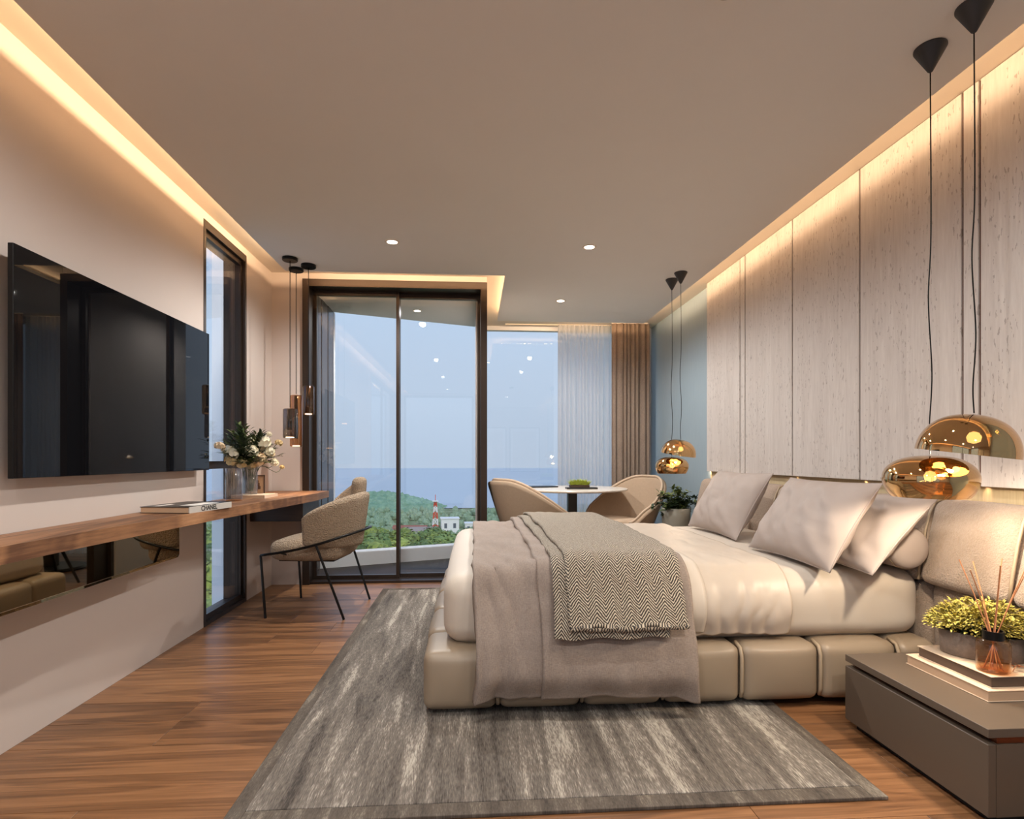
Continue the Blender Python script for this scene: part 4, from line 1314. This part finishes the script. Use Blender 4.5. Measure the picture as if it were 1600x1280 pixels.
for k in range(4):
    me = tree_mesh(100+k); set_mats(me, 'canopy_bright' if k % 2 else 'canopy_mid'); crowns.append(me)
tr_V, tr_F = tube([(0, 0, -2), (.1, 0, 2), (0, .1, 4.5)], [.35, .28, .15], 6)
trunk = bpy.data.meshes.new('trunk'); trunk.from_pydata(tr_V, [], tr_F); set_mats(trunk, 'bark')
rnd = random.Random(77)
def tree(x, y, sc, k, label, group, dz=0):
    t = thing('tree', label, 'tree', (x, y, gz(y)+dz), (0, 0, rnd.uniform(0, 6)), group); t.scale = (sc, sc, sc)
    o = bpy.data.objects.new('crown', crowns[k]); link(o, t)
    o = bpy.data.objects.new('trunk', trunk); link(o, t)
placed = []
for row, (d0, cnt) in enumerate(((95, 9), (112, 11), (132, 13), (155, 14), (185, 15), (225, 16))):
    for q in range(cnt):
        ratio = -.30+.50*(q+.5)/cnt+rnd.uniform(-.012, .012)
        y = d0*rnd.uniform(.94, 1.06)
        tree(ratio*y, y, rnd.uniform(.72, 1.1)*(1.0+row*.05), rnd.randrange(4), 'green leafy tree on the slope below the balcony', 'trees below the balcony')
for (x, y, sc, dz) in ((-9.6, 21, .42, 0), (-12.4, 26, .5, .5), (-16.5, 35, .6, 1), (-22, 47, .7, 1), (-10.6, 23, .4, -1.5), (-30, 65, .9, 1), (-45, 98, 1.1, 1)):
    tree(x, y, sc, rnd.randrange(4), 'leafy tree outside the slim left window', 'trees outside the slim window', dz)

# distant plantation: nobody could count it
V, F = [], []
for k in range(1500):
    y = rnd.uniform(275, 640); ratio = rnd.uniform(-.55, .32)
    x = ratio*y; s = rnd.uniform(2.0, 3.8)
    if 300 < y < 470 and -.135 < ratio < .16 and rnd.random() < .9: continue
    if any(abs(x-hx_) < 19 and abs(y-hy_) < 13 for hx_, hy_ in ((-19, 452), (4, 458), (-48, 432), (-36, 395), (34, 440), (62, 452), (-30, 446))): continue
    c = Vector((x, y, gz(y)+s*.9))
    i = len(V)
    for a in (.01, .7, 1.4, 2.2):
        for b_ in range(7):
            q = rnd.uniform(.75, 1.15)
            V.append(tuple(c+Vector((math.sin(a)*math.cos(b_*.9)*s*q, math.sin(a)*math.sin(b_*.9)*s*q, math.cos(a)*s*1.25*q))))
    for a in range(3):
        for b_ in range(7): F.append((i+a*7+b_, i+a*7+(b_+1)%7, i+(a+1)*7+(b_+1)%7, i+(a+1)*7+b_))
pl = obj('distant_plantation', (V, F), 'canopy_far_hazed'); tag(pl, 'hazy belt of trees between the houses and the sea', 'trees', kind='stuff')

# houses
def house(label, x, y, w, dpt, h, roof, nwin=3, rot=0, flat=False):
    t = thing('house', label, 'house', (x, y, gz(y)), (0, 0, rot))
    obj('wall', box(-w/2, w/2, -dpt/2, dpt/2, -2, h), 'house_white', t)
    if flat: obj('roof', box(-w/2-.5, w/2+.5, -dpt/2-.5, dpt/2+.5, h, h+.6), roof, t)
    else:
        bm = bmesh.new()
        a = [bm.verts.new(c) for c in ((-w/2-1, -dpt/2-1, h), (w/2+1, -dpt/2-1, h), (w/2+1, dpt/2+1, h), (-w/2-1, dpt/2+1, h), (-w/2-1, 0, h+2.6), (w/2+1, 0, h+2.6))]
        for f in ((0, 1, 5, 4), (2, 3, 4, 5), (0, 4, 3), (1, 2, 5), (3, 2, 1, 0)): bm.faces.new([a[i] for i in f])
        obj('roof', bm, roof, t)
    for k in range(nwin):
        xx = -w/2+w*(k+.5)/nwin
        obj('window', box(xx-1.1, xx+1.1, -dpt/2-.08, -dpt/2-.002, h*.35, h*.7), 'house_window', t)
house('tall white block house beside the red and white mast', -19, 452, 14, 12, 11, 'house_white', 2, .1, True)
house('long white low house with small windows right of the mast', 4, 458, 22, 10, 6.5, 'house_white', 4, .05, True)
house('low house with reddish roof left of the mast', -48, 432, 24, 10, 4, 'house_roof_red', 3, -.1)
house('grey roofed house in front of the mast', -36, 395, 22, 9, 4, 'house_roof', 3, .05)
house('white house seen low beside the door frame', 34, 440, 26, 12, 6, 'house_roof', 4, 0)
house('white house seen behind the tub chair', 62, 452, 24, 12, 6, 'house_white', 3, 0, True)

# lattice mast
t = thing('radio_mast', 'red and white lattice mast between the houses', 'mast', (-30, 446, gz(446)))
def lattice(z0, z1, r0, r1):
    bm = bmesh.new()
    def addt(p, q, r):
        v, f = tube([p, q], r, 4); vs = [bm.verts.new(c) for c in v]
        for ff in f: bm.faces.new([vs[i] for i in ff])
    for k in range(4):
        a, c = PI/4+k*PI/2, PI/4+(k+1)*PI/2
        p0, p1 = (r0*math.cos(a), r0*math.sin(a), z0), (r1*math.cos(a), r1*math.sin(a), z1)
        q0, q1 = (r0*math.cos(c), r0*math.sin(c), z0), (r1*math.cos(c), r1*math.sin(c), z1)
        addt(p0, p1, .42); addt(p0, q1, .26); addt(q0, p1, .26); addt(p1, q1, .26)
    return bm
hs = [0, 6, 11, 16, 20.5, 25]; rs = [3.3, 2.7, 2.2, 1.8, 1.4, 1.1]
for k in range(5):
    o = obj('lattice_section', lattice(hs[k], hs[k+1], rs[k], rs[k+1]), 'mast_red' if k % 2 == 0 else 'mast_white', t)
obj('antenna', tube([(0, 0, 25), (0, 0, 30)], .3, 6), 'mast_red', t)
obj('platform', box(-2.2, 2.2, -2.2, 2.2, 24.6, 25.3), 'mast_white', t)
